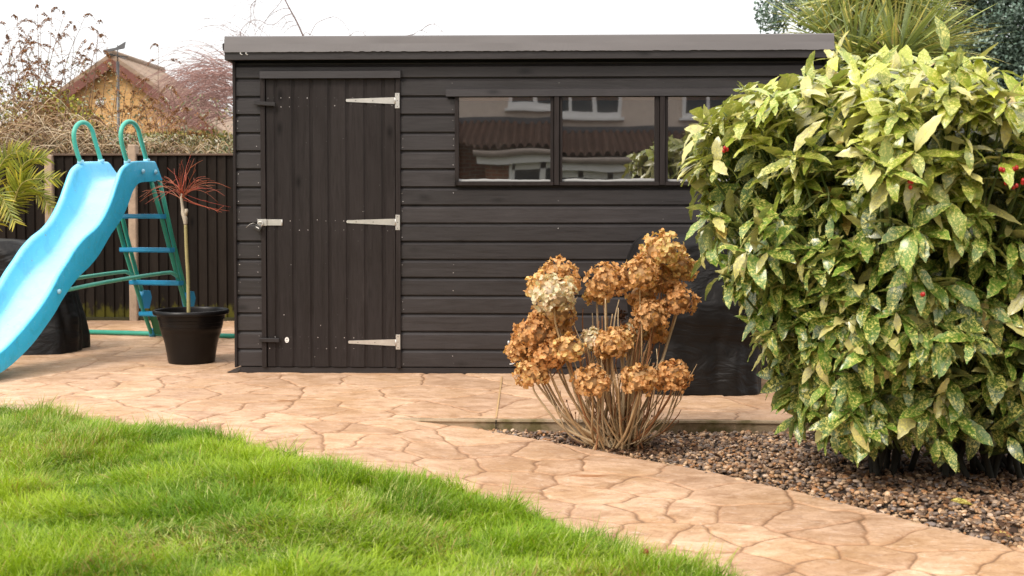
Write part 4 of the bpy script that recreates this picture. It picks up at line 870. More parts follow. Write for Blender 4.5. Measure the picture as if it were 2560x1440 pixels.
# ================================================================== SPOTTED AUCUBA
AC = np.array([AZ(2240, 1150, -.05)[0], -2.62, gz(1.5, -2.6)]); auc = thing('spotted_laurel', 'large glossy green shrub with yellow speckled leaves and red berries', 'shrub')
zc_ = [.12, .28, .45, .62, .80, 1.0, 1.2, 1.38, 1.52, 1.60, 1.66]; rc_ = [.48, .55, .61, .69, .79, .89, .93, .93, .90, .82, .50]
def arad(z, an):
    r = np.interp(z, zc_, rc_) * (1 + .20 * (fbm(an * 1.6 + 9, z * 2.2, 1.3, 33) - .5) * 2 + .16 * (noise2(an * 5 + 3, z * 6, 1.0, 44) - .5) * 2)
    r = r + .38 * smoothstep(.2, .9, np.cos(an)) * np.ones_like(z)              # reaches further to the right
    r = r * np.where(np.sin(an) > 0, .95, .93)
    return r
rg = np.random.default_rng(77); ns = 1500
z = np.concatenate([rg.uniform(.16, 1.60, int(ns * .8)), rg.uniform(1.45, 1.68, ns - int(ns * .8))]); an = rg.uniform(0, 2 * pi, ns); ff = np.where(rg.random(ns) < .78, rg.uniform(.90, 1.04, ns), rg.uniform(.55, .9, ns)); ff = np.where(z > 1.52, np.sqrt(rg.random(ns)), ff)
low = (z < .26) & (np.cos(an) > -.35) & (rg.random(ns) < .6)
z, an, ff = z[~low], an[~low], ff[~low]; r = arad(z, an) * ff
TP = np.stack([AC[0] + r * np.cos(an), AC[1] + r * .92 * np.sin(an), AC[2] + z + .05 + .07 * (z > 1.45) * (noise2(r * np.cos(an), r * np.sin(an), 5, 3) - .35)], 1)
# the crown dips towards the far right
lift = (z > 1.42) & (rg.random(len(z)) < .22); TP[:, 2] += np.where(lift, rg.uniform(.02, .09, len(z)), 0)
TP[:, 2] -= (.035 + .15 * smoothstep(-.1, .55, TP[:, 0] - AC[0])) * smoothstep(.7, 1.3, z)
k = TP[:, 1] < -1.72 + 0 * TP[:, 1]; TP, z, an, r, ff = TP[k], z[k], an[k], r[k], ff[k]; ns = len(z)
ax = np.stack([np.cos(an), np.sin(an), .25 + 1.1 * smoothstep(.5, 1.6, z)], 1) + rg.normal(0, .34, (ns, 3)); ax = unit(ax)
B_, Dr, NR, LL, WW, CC, TT, SP_ = [], [], [], [], [], [], [], []
up = np.array([0, 0, 1.])
for i in range(ns):
    nl = rg.integers(6, 10); a = ax[i]; e1 = unit(np.cross(a, up + rg.normal(0, .05, 3))); e2 = np.cross(e1, a); ph = rg.random() * 6.3
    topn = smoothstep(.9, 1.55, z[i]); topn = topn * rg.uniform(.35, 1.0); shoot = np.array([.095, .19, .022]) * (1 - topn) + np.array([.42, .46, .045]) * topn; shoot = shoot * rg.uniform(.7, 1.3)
    for k in range(nl):
        an_ = ph + k * 2.4; inner = k >= nl - 2; sp = rg.uniform(.2, .7) if inner else rg.uniform(.7, 1.6)
        d = a * cos(sp) + (e1 * cos(an_) + e2 * sin(an_)) * sin(sp); d = d + np.array([0, 0, -1.]) * (rg.uniform(.0, .95) * (1 - .75 * topn) if not inner else 0.05)
        L_ = rg.uniform(.085, .18) * (.55 if inner else 1); nrm = a * .6 + up * .8 + rg.normal(0, .32, 3)
        B_.append(TP[i] - a * .018 * k * .5); Dr.append(d); NR.append(nrm); LL.append(L_); WW.append(L_ * rg.uniform(.14, .205)); CC.append(rg.uniform(.1, 1.1)); 
        tt = shoot * rg.uniform(.75, 1.3)
        if rg.random() < .13 + .22 * topn: tt = np.array([.60, .56, .22]) * rg.uniform(.7, 1.1)
        elif rg.random() < .008: tt = np.array([.40, .24, .06])
        TT.append(tt)
B_, Dr, NR, LL, WW, CC, TT = map(np.array, (B_, Dr, NR, LL, WW, CC, TT))
lp = lambda t: np.array([.06, .42, .74, .93, 1.0, .98, .86, .66, .38, .03])
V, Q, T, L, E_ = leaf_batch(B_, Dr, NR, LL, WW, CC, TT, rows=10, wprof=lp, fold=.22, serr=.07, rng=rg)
V += .0016 * rg.normal(0, 1, V.shape)
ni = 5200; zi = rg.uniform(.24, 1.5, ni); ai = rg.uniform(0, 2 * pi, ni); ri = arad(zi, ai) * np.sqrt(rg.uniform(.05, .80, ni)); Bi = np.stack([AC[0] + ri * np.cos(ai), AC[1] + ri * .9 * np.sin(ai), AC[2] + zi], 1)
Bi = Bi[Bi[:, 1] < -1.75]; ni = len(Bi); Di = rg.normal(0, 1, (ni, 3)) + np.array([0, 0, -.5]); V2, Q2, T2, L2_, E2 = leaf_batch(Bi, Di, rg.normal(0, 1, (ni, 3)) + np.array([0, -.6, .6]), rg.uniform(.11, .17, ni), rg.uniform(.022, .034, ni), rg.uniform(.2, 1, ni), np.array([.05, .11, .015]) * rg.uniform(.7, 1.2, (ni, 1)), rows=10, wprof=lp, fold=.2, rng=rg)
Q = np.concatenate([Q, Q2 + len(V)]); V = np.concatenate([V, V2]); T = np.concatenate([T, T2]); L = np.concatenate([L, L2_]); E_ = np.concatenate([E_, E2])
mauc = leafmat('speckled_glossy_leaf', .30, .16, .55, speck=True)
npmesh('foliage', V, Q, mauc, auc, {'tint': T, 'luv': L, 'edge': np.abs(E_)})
bs = MB(); 
for i in range(0, ns, 2):
    p = TP[i]; q = AC + np.array([(p[0] - AC[0]) * .5, (p[1] - AC[1]) * .5, max(.12, z[i] * .55)]); bs.tube([q, (p + q) / 2 + np.array([0, 0, -.02]), p - ax[i] * .03, p + ax[i] * .004], [.008, .006, .0045, .003], 5, (.07, .11, .02))
for k in range(26):
    a_ = rg.uniform(0, 6.3); q = AC + np.array([cos(a_) * .42 + .15, sin(a_) * .36, .75]); s0_ = AC + np.array([rg.uniform(-.2, .5), rg.uniform(-.12, .12), -.04]); bs.tube(crm([s0_, s0_ * .6 + q * .4 + np.array([0, 0, .05]), q], 5), np.linspace(.014, .008, 11), 6, (.035, .032, .02))
bs.build('branches', simple('green_grey_bark', (1, 1, 1), .8, 0, 50, .3, .4), auc)
bc = [(2505, 428), (2520, 455), (2540, 425), (2555, 452), (2535, 470), (2278, 456), (1812, 372), (2308, 738)]
for px, py in bc:
    s_ = MB(); c = AY(px, py, AC[1] - .87 if px > 2000 else AC[1] - .35)
    for q in range(rg.integers(2, 4)): s_.ball(c + rg.normal(0, .006, 3), .0075, 8, (1, 1, 1), (1, 1, 1.2))
    s_.build('berries', simple('red_berry', (.42, .018, .012), .25, 0, 30, .2, 0), auc)
# ================================================================== PALM (left)
palm = thing('palm', 'yellow green feather palm fronds at the left edge before the fence', 'palm')
PYD = 2.45; pb_ = AY(-95, 640, PYD)
mpal = leafmat('palm_leaflet', .42, .22, .45); rg = np.random.default_rng(4)
s_ = MB(); s_.tube([(pb_[0], PYD, 0), (pb_[0] + .01, PYD, .5), (pb_[0], PYD, pb_[2] + .02)], [.09, .075, .06], 12, (.10, .07, .045)); s_.build('trunk', simple('palm_bark', (1, 1, 1), .9, 0, 25, .4, .8), palm)
fronds = [((60, 410), (30, 500), (118, 393), .0), ((60, 455), (20, 530), (150, 447), -.12), ((10, 400), (-40, 520), (70, 372), .1), ((-10, 480), (-50, 560), (40, 560), -.2), ((80, 470), (20, 520), (128, 520), .06), ((-60, 400), (-90, 520), (-20, 330), 0), ((-160, 450), (-110, 560), (-230, 420), 0), ((-140, 400), (-100, 540), (-200, 330), .1), ((-30, 430), (-60, 540), (30, 400), .2)]
for (mx, my), (ax_, ay_), (ex, ey), dy in fronds:
    P_ = crm([pb_, AY(ax_, ay_, PYD + dy * .4), AY(mx, my, PYD + dy), AY(ex, ey, PYD + dy * 1.3)], 14); n = len(P_); T_ = np.gradient(P_, axis=0); T_ = unit(T_)
    s_ = MB(); s_.tube(P_, np.linspace(.008, .002, n), 6, (.45, .38, .10)); fo = s_.build('frond', simple('frond_rib', (1, 1, 1), .5, 0, 30, .2, .1), palm)
    idx = np.arange(8, n - 1); idx = np.repeat(idx, 2); B_ = P_[idx] + T_[idx] * rg.uniform(-.008, .008, (len(idx), 1)); side = np.tile([1, -1], len(idx) // 2)
    perp = unit(np.cross(T_[idx], np.array([0.15, -1, .1]))); fr_ = (idx - 8) / (n - 9)
    Dr = T_[idx] * (.55 + .5 * fr_[:, None]) + perp * side[:, None] * .8 + rg.normal(0, .06, (len(idx), 3)) + np.array([0, -.15, .05]); LL = .23 * (1 - .55 * fr_) * (.5 + .5 * smoothstep(0, .2, fr_)) * rg.uniform(.85, 1.1, len(idx))
    tt = np.array([.20, .25, .018]) * rg.uniform(.55, 1.3, (len(idx), 1)) * np.where(rg.random((len(idx), 1)) < .3, np.array([[1.9, 1.5, 1.6]]), 1)
    V, Q, T, L, E_ = leaf_batch(B_, Dr, np.cross(Dr, perp * side[:, None]) + np.array([0, 0, .3]), LL, .0075, rg.uniform(0, .5, len(idx)), tt, rows=6, wprof=lambda t: np.array([.5, 1, 1, .8, .5, .04]), fold=.35, tip_t=np.array([1.5, 1.2, 1.3]), rng=rg)
    npmesh('leaflets', V, Q, mpal, fo, {'tint': T})

# ================================================================== BEYOND THE FENCE
twm = simple('dry_twig', (1, 1, 1), .8, 0, 40, .3, .3)
def crown(name, parent, n, cen, rad, L_, W_, cols, mat, seed=1, gap=.42, nsc=1.6, rows=3, thr=True, up=.3, shell=.55):
    rg = np.random.default_rng(seed); p = rg.normal(0, 1, (n * 2, 3)); p = unit(p) * (rg.random((n * 2, 1)) ** (1 / 3 * shell)); q = p * np.array(rad) + np.array(cen)
    g = noise2(q[:, 0] + q[:, 1] * .7, q[:, 2] + q[:, 1] * .4, nsc, seed) * .6 + noise2(q[:, 0] - q[:, 1], q[:, 2] * 1.3, nsc * 2.7, seed + 5) * .4
    k = g > gap; q = q[k][:n]; g = g[k][:n]; p = p[k][:n]; n = len(q)
    cols = np.array(cols); ci = np.clip((g - gap) / (.9 - gap) + rg.normal(0, .22, n), 0, .999); t = cols[(ci * len(cols)).astype(int)] * rg.uniform(.65, 1.3, (n, 1))
    d = rg.normal(0, 1, (n, 3)) + p * .6; nr = rg.normal(0, .6, (n, 3)) + np.array([0, 0, up]) + p
    V, Q, T, L, E_ = leaf_batch(q, d, nr, L_ * rg.uniform(.6, 1.3, n), W_ * rg.uniform(.7, 1.2, n), rg.uniform(0, .8, n), t, rows=rows, fold=.2, rng=rg)
    return npmesh(name, V, Q, mat, parent, {'tint': T})
mfol = leafmat('far_foliage', .55, .25, .3)
# green hedge
hg = thing('hedge', 'yellow green hedge mound beyond the fence under the dry stems', 'hedge'); HD = 6.8
c0 = AY(20, 330, HD); crown('foliage', hg, 17000, (c0[0] - .3, HD, c0[2] - .62), (1.75, .8, 1.35), .055, .02, [(.14, .15, .02), (.34, .34, .035), (.50, .48, .06), (.55, .46, .12)], mfol, 3, .33, 2.2)
s_ = MB(); s_.tube([(c0[0] - .3, HD, -.1), (c0[0] - .3, HD, 1.2)], [.08, .05], 8, (.10, .07, .05)); s_.build('trunk', twm, hg)
h2 = thing('low_hedge', 'low brownish green hedge in front of the brick gable house', 'hedge'); c0 = AY(480, 385, 9); crown('foliage', h2, 9000, (c0[0], 9, c0[2] - .1), (1.5, .7, .42), .05, .02, [(.08, .075, .02), (.22, .20, .035), (.30, .24, .06)], mfol, 8, .32, 2.5)
# dry bramble tangle
br = thing('bramble_tangle', 'dense tangle of dry tan stems leaning over the fence top', 'climber'); rr = random.Random(31); s_ = MB(); BD = 4.15
for k in range(760):
    px = rr.triangular(-60, 560, 40) if k % 4 else rr.uniform(150, 590); top = 215 if px < 120 else (290 if px < 260 else 345); py = rr.triangular(top, 400, 400); a = AY(px, py, BD + rr.uniform(-.35, .6)); L_ = rr.uniform(.15, .6) * (1 if px < 260 else .5); an = rr.uniform(-.6, pi + .6); d = np.array([cos(an), rr.uniform(-.4, .4), sin(an) * .5])
    g = np.array([0, 0, -rr.uniform(.1, .5) * L_]); k_ = rr.random(); c = (.52, .35, .19) if k_ < .45 else ((.78, .62, .42) if k_ < .75 else (.20, .11, .06))
    P_ = [a, a + d * L_ * .5 + np.array([0, 0, .05]), a + d * L_ + g]
    for p in P_: p[2] = max(p[2], 1.30 + rr.uniform(0, .1))
    s_.tube(crm(P_, 3), np.linspace(.0045, .0018, 7) * rr.uniform(.6, 1.3), 4, c)
s_.build('stems', twm, br)
mdry = leafmat('dry_leaf', .8, .25, .2)
c0 = AY(60, 330, BD); crown('leaves', br, 2600, (c0[0] + .1, BD + .25, c0[2] - .18), (1.1, .4, .30), .05, .012, [(.10, .06, .03), (.28, .18, .09), (.45, .32, .18), (.55, .48, .34)], mdry, 13, .34, 3.5)
c0 = AY(330, 372, BD); crown('low_leaves', br, 3600, (c0[0], BD + .2, c0[2] + .0), (1.25, .35, .15), .04, .011, [(.10, .08, .04), (.26, .19, .09), (.36, .36, .20), (.60, .58, .48), (.16, .20, .10)], mdry, 17, .30, 4.0)
# buddleia with brown seed heads
BUD = 5.2; mseed = leafmat('seed_head', .9, .1, .1)
def buddleia(label, tops, basex, seed, extra):
    r = thing('buddleia', label, 'shrub', 'buddleia shrubs beyond the fence'); rr = random.Random(seed); rg = np.random.default_rng(seed); s_ = MB(); panes_ = []
    def panicle(p, d, L_): panes_.append((p, unit(np.array(d, float)), L_))
    for tx, ty in tops:
        dy = rr.uniform(-.6, .6); a = AY(basex + rr.uniform(-90, 90) + (tx - basex) * .35, 430, BUD + dy * .3); a[2] = 1.0; e = AY(tx, ty, BUD + dy)
        P_ = crm([a, a * .6 + e * .4 + np.array([rr.uniform(-.07, .07), 0, 0]), a * .25 + e * .75 + np.array([rr.uniform(-.05, .05), 0, .0]), e], 7); n = len(P_); s_.tube(P_, np.linspace(.008, .0022, n), 5, (.26, .15, .10)); panicle(e, P_[-1] - P_[-3] + np.array([rr.uniform(-.06, .06), 0, -.03]), rr.uniform(.12, .22))
        for i in range(5, n - 1, 1):
            for sg in ((1, -1) if i % 2 else (rr.choice((1, -1)),)):
                if rr.random() < .42: continue
                L_ = rr.uniform(.05, .24) * (1.25 - i / n * .6); d = np.array([sg * rr.uniform(.5, 1), rr.uniform(-.5, .5), rr.uniform(.2, .8)]); q = P_[i] + d * L_ * .6; q2 = P_[i] + d * L_ + np.array([sg * .02, 0, -.03]); s_.tube([P_[i], q, q2], [.0028, .0022, .0016], 4, (.30, .18, .11))
                if rr.random() < .72: panicle(q2, (sg * rr.uniform(.4, 1), rr.uniform(-.3, .3), rr.uniform(-.7, .35)), rr.uniform(.12, .26))
    for (px, py) in extra:
        p = AY(px, py, BUD - .5 + rr.uniform(-.3, .3)); sg = rr.choice((1, -1)); panicle(p, (sg * 1, 0, rr.uniform(-.6, -.1)), rr.uniform(.09, .17)); s_.tube([p, p + np.array([-sg * .04, .05, -.12]), p + np.array([-sg * .1, .1, -.45])], [.002, .003, .003], 4, (.22, .13, .08))
    s_.build('stems', twm, r)
    B_, Dr, LL, TT = [], [], [], []
    for p, d, L_ in panes_:
        m = int(L_ * 700); tt = rg.random(m); g = np.array([0, 0, -1.]); ctr = p + d[None] * (tt * L_)[:, None] + g * (tt ** 2 * L_ * .95)[:, None]; rad = .0125 * (1 - tt * .75) + .003; o_ = unit(rg.normal(0, 1, (m, 3)))
        B_.append(ctr + o_ * rad[:, None] * .5); Dr.append(o_ + d * .4); LL.append(rad * 1.15); TT.append(np.array([.24, .115, .05]) * rg.uniform(.5, 1.9, (m, 1)))
    B_, Dr, TT = map(np.concatenate, (B_, Dr, TT)); LL = np.concatenate(LL); V, Q, T, L, E_ = leaf_batch(B_, Dr, rg.normal(0, 1, B_.shape), LL, LL * .42, .6, TT, rows=3, rng=rg); npmesh('seed_heads', V, Q, mseed, r, {'tint': T}); return r
b1o = buddleia('tall buddleia with drooping brown seed heads against the white sky', [(92, 22), (130, 30), (42, 48), (12, 62), (160, 38), (212, 42), (245, 60), (188, 78), (20, 100), (247, 92), (100, 70), (60, 110), (150, 100), (-30, 80), (235, 130), (-60, 140), (200, 150), (120, 160), (40, 170)], 90, 3, [(60, 255), (150, 240), (210, 275), (100, 230), (30, 215), (235, 290), (190, 300), (130, 310)])
c0 = AY(150, 300, BUD); crown('leaves', b1o, 800, (c0[0], BUD, c0[2] - .0), (1.05, .5, .75), .045, .009, [(.16, .17, .10), (.34, .34, .22), (.42, .28, .14)], mdry, 23, .36, 3)
b2o = buddleia('lower buddleia with arching brown seed heads before the brick gable', [(396, 118), (330, 235), (372, 250), (470, 280), (350, 300)], 340, 6, [(300, 180), (268, 165), (318, 200), (290, 225), (345, 230), (310, 262), (365, 222), (430, 225), (392, 255), (455, 300), (520, 285), (545, 295), (350, 262), (395, 275), (240, 175), (230, 210), (420, 215), (340, 190), (505, 335), (470, 330), (262, 245)])
c0 = AY(370, 310, BUD - .3); crown('leaves', b2o, 650, (c0[0], BUD - .3, c0[2] - .05), (1.15, .4, .42), .045, .010, [(.20, .21, .12), (.40, .40, .28), (.46, .30, .15), (.55, .52, .42)], mdry, 29, .36, 3)

# small garden shed roof behind the fence
gs = thing('neighbour_shed', 'low pitched felted shed roof just above the fence behind the hoops', 'shed'); s_ = MB(); D2 = 6.0
A_, B2, C2 = AY(190, 385, D2), AY(262, 325, D2), AY(345, 385, D2)
A_ = A_ + (A_ - B2) * .5; C2 = C2 + (C2 - B2) * .5
s_.add([(*A_[:2], A_[2]), (*B2[:2], B2[2]), (*C2[:2], C2[2]), (A_[0], D2 + 2, A_[2]), (B2[0], D2 + 2, B2[2]), (C2[0], D2 + 2, C2[2])], [(0, 3, 4, 1), (1, 4, 5, 2), (3, 0, 1), (0, 1, 2), (3, 5, 4)]); s_.build('roof', simple('tan_mineral_felt', (.42, .31, .22), .9, 0, 40, .2, .3), gs)
s_ = MB(); s_.box(A_[0] + .1, C2[0] - .1, D2 + .06, D2 + 1.94, 0, A_[2] + .05, 1); s_.build('wall', simple('brown_shed_wall', (.16, .10, .06), .8), gs)

# brick gable house
HDp = 42.0
house = thing('brick_house', 'yellow brick gable end house with dark red bargeboards and tiled roof', 'house')
mbk, t, b, o = newmat('yellow_stock_brick'); v = coords(t); mp = N(t, 'Mapping'); mp.inputs['Rotation'].default_value = (pi / 2, 0, 0); t.links.new(v, mp.inputs[0])
bt = N(t, 'TexBrick', i_Scale=1.0); bt.inputs['Brick Width'].default_value = .225; bt.inputs['Row Height'].default_value = .075; bt.inputs['Mortar Size'].default_value = .008; bt.inputs['Color1'].default_value = (.66, .37, .13, 1); bt.inputs['Color2'].default_value = (.50, .27, .09, 1); bt.inputs['Mortar'].default_value = (.42, .31, .18, 1); t.links.new(mp.outputs[0], bt.inputs['Vector'])
t.links.new(mixc(t, bt.outputs[0], (.8, .72, .62), ramp(t, noise(t, v, .8, 4).outputs[0], [(.4, 0), (.7, .8)]).outputs[0], 'MULTIPLY'), b.inputs['Base Color']); b.inputs['Roughness'].default_value = .9
gA = AY(283, 152, HDp); gL = AY(100, 262, HDp); gR = AY(500, 300, HDp)
sl_ = (gA[2] - gR[2]) / (gR[0] - gA[0]); hw = 4.6; zE = gA[2] - sl_ * hw
s_ = MB(); s_.add([(gA[0] - hw, HDp, -.1), (gA[0] + hw, HDp, -.1), (gA[0] + hw, HDp, zE), (gA[0], HDp, gA[2]), (gA[0] - hw, HDp, zE), (gA[0] - hw, HDp + 6, -.1), (gA[0] + hw, HDp + 6, -.1), (gA[0] + hw, HDp + 6, zE), (gA[0], HDp + 6, gA[2]), (gA[0] - hw, HDp + 6, zE)], [(0, 1, 2, 3, 4), (1, 6, 7, 2), (0, 4, 9, 5), (6, 5, 9, 8, 7)]); s_.build('wall', mbk, house)
mtl = simple('brown_roof_tile', (.34, .235, .16), .85, 0, 4, .35, .6, (1, 1, 6), dist=.03)
s_ = MB(); 
for sg in (-1, 1):
    x0, x1 = gA[0], gA[0] + sg * (hw + .35); z1_ = gA[2] - sl_ * (hw + .35)
    s_.add([(x0, HDp - .35, gA[2] + .08), (x1, HDp - .35, z1_ + .08), (x1, HDp + 6.3, z1_ + .08), (x0, HDp + 6.3, gA[2] + .08), (x0, HDp - .35, gA[2] + .28), (x1, HDp - .35, z1_ + .26), (x1, HDp + 6.3, z1_ + .26), (x0, HDp + 6.3, gA[2] + .28)], [(0, 1, 2, 3), (4, 7, 6, 5), (0, 4, 5, 1), (1, 5, 6, 2), (3, 2, 6, 7)])
s_.tube([(gA[0], HDp - .42, gA[2] + .27), (gA[0], HDp + 6.3, gA[2] + .27)], .16, 10, .8); s_.build('roof', mtl, house)
for sg in (-1, 1):
    s_ = MB(); x0, x1 = gA[0], gA[0] + sg * (hw + .35); z1_ = gA[2] - sl_ * (hw + .35)
    s_.add([(x0, y, z) for y in (HDp - .40, HDp - .33) for z in (gA[2] - .36, gA[2] + .075)] + [(x1, y, z) for y in (HDp - .40, HDp - .33) for z in (z1_ - .36, z1_ + .075)], [(0, 1, 5, 4), (2, 6, 7, 3), (0, 4, 6, 2), (1, 3, 7, 5)]); s_.build('bargeboard', simple('dark_red_bargeboard', (.17, .055, .035), .6), house)
s_ = MB(); q = AY(250, 256, HDp - .02); s_.disc((q[0], q[1], q[2]), .17, th=.03, n=20); s_.build('vent', M['whiteplastic'], house)
# weather vane on a pole
wv_ = thing('weather_vane', 'dark grey weather vane with a wedge shaped vane on a thin pole', 'weather vane'); VD = 9.0
s_ = MB(); tp = AY(294, 122, VD); bt_ = AY(294, 150, VD); s_.tube([(tp[0], VD, 0), (tp[0], VD, bt_[2] - .02)], .022, 8); s_.tube([(tp[0], VD, bt_[2] - .05), (tp[0], VD, tp[2] + .05)], .008, 6); 
s_.build('pole', M['darksteel'], wv_)
s_ = MB(); L1, L2, L3, L4, L5 = AY(258, 125, VD), AY(290, 119, VD), AY(314, 104, VD), AY(311, 121, VD), AY(259, 132, VD)
ol = [L1, L2, L3, L4, L5]; vs = [(p[0], VD - .012, p[2]) for p in ol] + [(p[0], VD + .012, p[2]) for p in ol]
s_.add(vs, [(0, 4, 3, 2, 1), (5, 6, 7, 8, 9)] + [(k, (k + 1) % 5, 5 + (k + 1) % 5, 5 + k) for k in range(5)]); s_.build('vane', simple('grey_sheet_metal', (.12, .12, .125), .5, .3), wv_)
s_ = MB(); a, c2 = AY(266, 137, VD), AY(320, 142, VD); s_.tube([(a[0], VD, a[2]), (c2[0], VD, c2[2])], .008, 6); s_.tube([(tp[0], VD - .3, a[2] - .02), (tp[0], VD + .3, a[2] - .02)], .008, 6); s_.build('compass_arms', M['darksteel'], wv_)

# weeping twiggy tree behind the shed
wt = thing('weeping_tree', 'bare weeping tree with fine purple brown twigs behind the shed', 'tree'); WD = 12.0; rr = random.Random(77)
s_ = MB(); tc_ = AY(700, 300, WD); s_.tube(crm([(tc_[0], WD, -.1), (tc_[0] + .1, WD, 1.4), (tc_[0] - .05, WD, 3.0)], 5), np.linspace(.14, .09, 11), 10, (.16, .10, .085)); s_.build('trunk', twm, wt)
s_ = MB(); cw = [(.42, .24, .21), (.52, .30, .25), (.32, .18, .15)]
def weep(p, d, L_, r0, n=9, g=.16, c=None, w=.06):
    P_ = [p]; d = unit(np.array(d, float)); st_ = L_ / n
    for i in range(n):
        d = unit(d + np.array([rr.uniform(-w, w), rr.uniform(-w, w), -g * (.6 + i / n)])); P_.append(P_[-1] + d * st_)
    s_.tube(P_, np.linspace(r0, r0 * .35, n + 1), 4, c or rr.choice(cw)); return P_
for k in range(330):
    px = rr.triangular(505, 660, 590); py = rr.uniform(165, 300); a = AY(px, py, WD + rr.uniform(-1, 1)); P_ = weep(a, (-rr.uniform(.5, 1.2), rr.uniform(-.5, .3), rr.uniform(-.1, .9)), rr.uniform(.7, 1.7), .0048, 8, .20)
    if rr.random() < .6: weep(P_[3], (-rr.uniform(.2, 1), rr.uniform(-.3, .3), rr.uniform(-.4, .3)), rr.uniform(.4, .9), .0032, 6, .2)
for k in range(46):
    a = AY(rr.uniform(590, 720), rr.uniform(110, 220), WD + rr.uniform(-1, 1)); weep(a, (-rr.uniform(.5, 1.2), 0, rr.uniform(.3, 1.0)), rr.uniform(.9, 1.7), .0042, 10, .17, (.36, .24, .21))
def px_tube(pl, r0, r1, c, dy=0): P_ = crm([AY(a, b_, WD + dy) for a, b_ in pl], 5); s_.tube(P_, np.linspace(r0, r1, len(P_)), 5, c); return P_
cc = (.20, .12, .10)
for pl in ([(700, 290), (760, 230), (790, 160)], [(700, 280), (660, 200), (630, 150)], [(790, 160), (840, 120), (876, 88)], [(840, 120), (940, 105), (1034, 86)], [(630, 150), (606, 120), (600, 78)], [(700, 290), (640, 270), (560, 220)]): px_tube(pl, .03 if pl[0][0] == 700 else .012, .008, cc)
px_tube([(790, 160), (757, 88), (742, 55), (722, 18), (708, -8), (690, -30)], .016, .009, cc)
for pl in ([(723, 22), (705, 22), (680, 35), (660, 55), (640, 80)], [(729, 34), (712, 40), (690, 58), (672, 62), (652, 52), (636, 50), (618, 58), (600, 78)], [(742, 63), (725, 68), (708, 84)], [(735, 52), (718, 56), (702, 76)], [(757, 88), (766, 81), (775, 88)], [(775, 88), (790, 60), (812, 48), (834, 42), (852, 50), (868, 70), (876, 90)], [(876, 88), (890, 79), (905, 80), (915, 90)], [(1034, 86), (1045, 78), (1054, 76), (1072, 84)], [(1054, 76), (1066, 65), (1080, 60), (1095, 66), (1112, 86)], [(640, 0), (628, 14), (627, 40), (622, 66), (606, 92)], [(640, -4), (634, 30), (638, 50), (637, 90)], [(705, 0), (690, 20), (668, 45), (650, 90)]):
    P_ = px_tube(pl, .0058, .0034, (.30, .19, .16), rr.uniform(-.6, .6))
    for q in range(3): weep(P_[rr.randrange(1, len(P_))], (rr.uniform(-1, 1), 0, rr.uniform(-.6, .5)), rr.uniform(.2, .6), .003, 6, .2, (.42, .32, .29))
for k in range(26):
    a = AY(rr.uniform(560, 760), rr.uniform(-20, 60), WD + rr.uniform(-.5, 1.5)); weep(a, (-rr.uniform(.5, 1), 0, rr.uniform(-.5, .4)), rr.uniform(.4, 1.0), .0028, 8, .22, (.50, .42, .40))
s_.build('twigs', twm, wt)

# cordyline behind the shed
co_ = thing('cabbage_palm', 'cabbage palm with bursting sword leaves rising above the shed roof', 'palm'); CD = 4.4; rg = np.random.default_rng(12)
mcor = leafmat('sword_leaf', .42, .2, .4)
hd_ = [(2135, 160, -.10, 420), (2240, 160, -.25, 400), (2195, 10, .1, 320), (2080, 110, .15, 260), (2290, 140, .1, 260), (2130, 30, .35, 260), (2250, 50, .3, 280)]
s_ = MB(); b0 = AY(2190, 500, CD); s_.tube([(b0[0], CD, -.1), (b0[0], CD, 1.5), (b0[0], CD, 1.75)], [.12, .10, .10], 12, (.16, .11, .07))
for px, py, dy, n in hd_: e = AY(px, py, CD + dy); s_.tube(crm([(b0[0], CD, 1.5), ((b0[0] + e[0]) / 2, CD + dy / 2, (1.6 + e[2]) / 2), e], 4), np.linspace(.09, .05, 9), 8, (.16, .11, .07))
s_.build('trunk', simple('corky_bark', (1, 1, 1), .9, 0, 25, .4, .8), co_)
for px, py, dy, n in hd_:
    e = AY(px, py, CD + dy); d = unit(rg.normal(0, 1, (n, 3)) * np.array([1, .8, .75]) + np.array([0, -.1, .55 if py < 100 else .45])); LL = rg.uniform(.55, .92, n) * (.85 if n < 200 else 1)
    tt = np.array([.36, .44, .15]) * rg.uniform(.6, 1.25, (n, 1)); ye = rg.random((n, 1)) < .33; tt = np.where(ye, np.array([[.72, .68, .26]]) * rg.uniform(.7, 1.2, (n, 1)), tt); gy = rg.random((n, 1)) < .25; tt = np.where(gy, np.array([[.38, .48, .29]]), tt); dn = (d[:, 2:3] < -.15) & (rg.random((n, 1)) < .6); tt = np.where(dn, np.array([[.30, .21, .11]]), tt)
    V, Q, T, L, E_ = leaf_batch(e + d * .03, d, np.array([0, 0, 1.]) + rg.normal(0, .25, (n, 3)), LL, rg.uniform(.009, .015, n), rg.uniform(.05, 1.0, n) * (1 - .6 * (d[:, 2] > .75)), tt, rows=8, wprof=lambda t: np.array([.75, .9, 1, 1, .9, .7, .42, .04]), fold=.35, tip_t=np.array([1.2, 1.1, 1.0]), rng=rg)
    npmesh('leaf_rosette', V, Q, mcor, co_, {'tint': T})

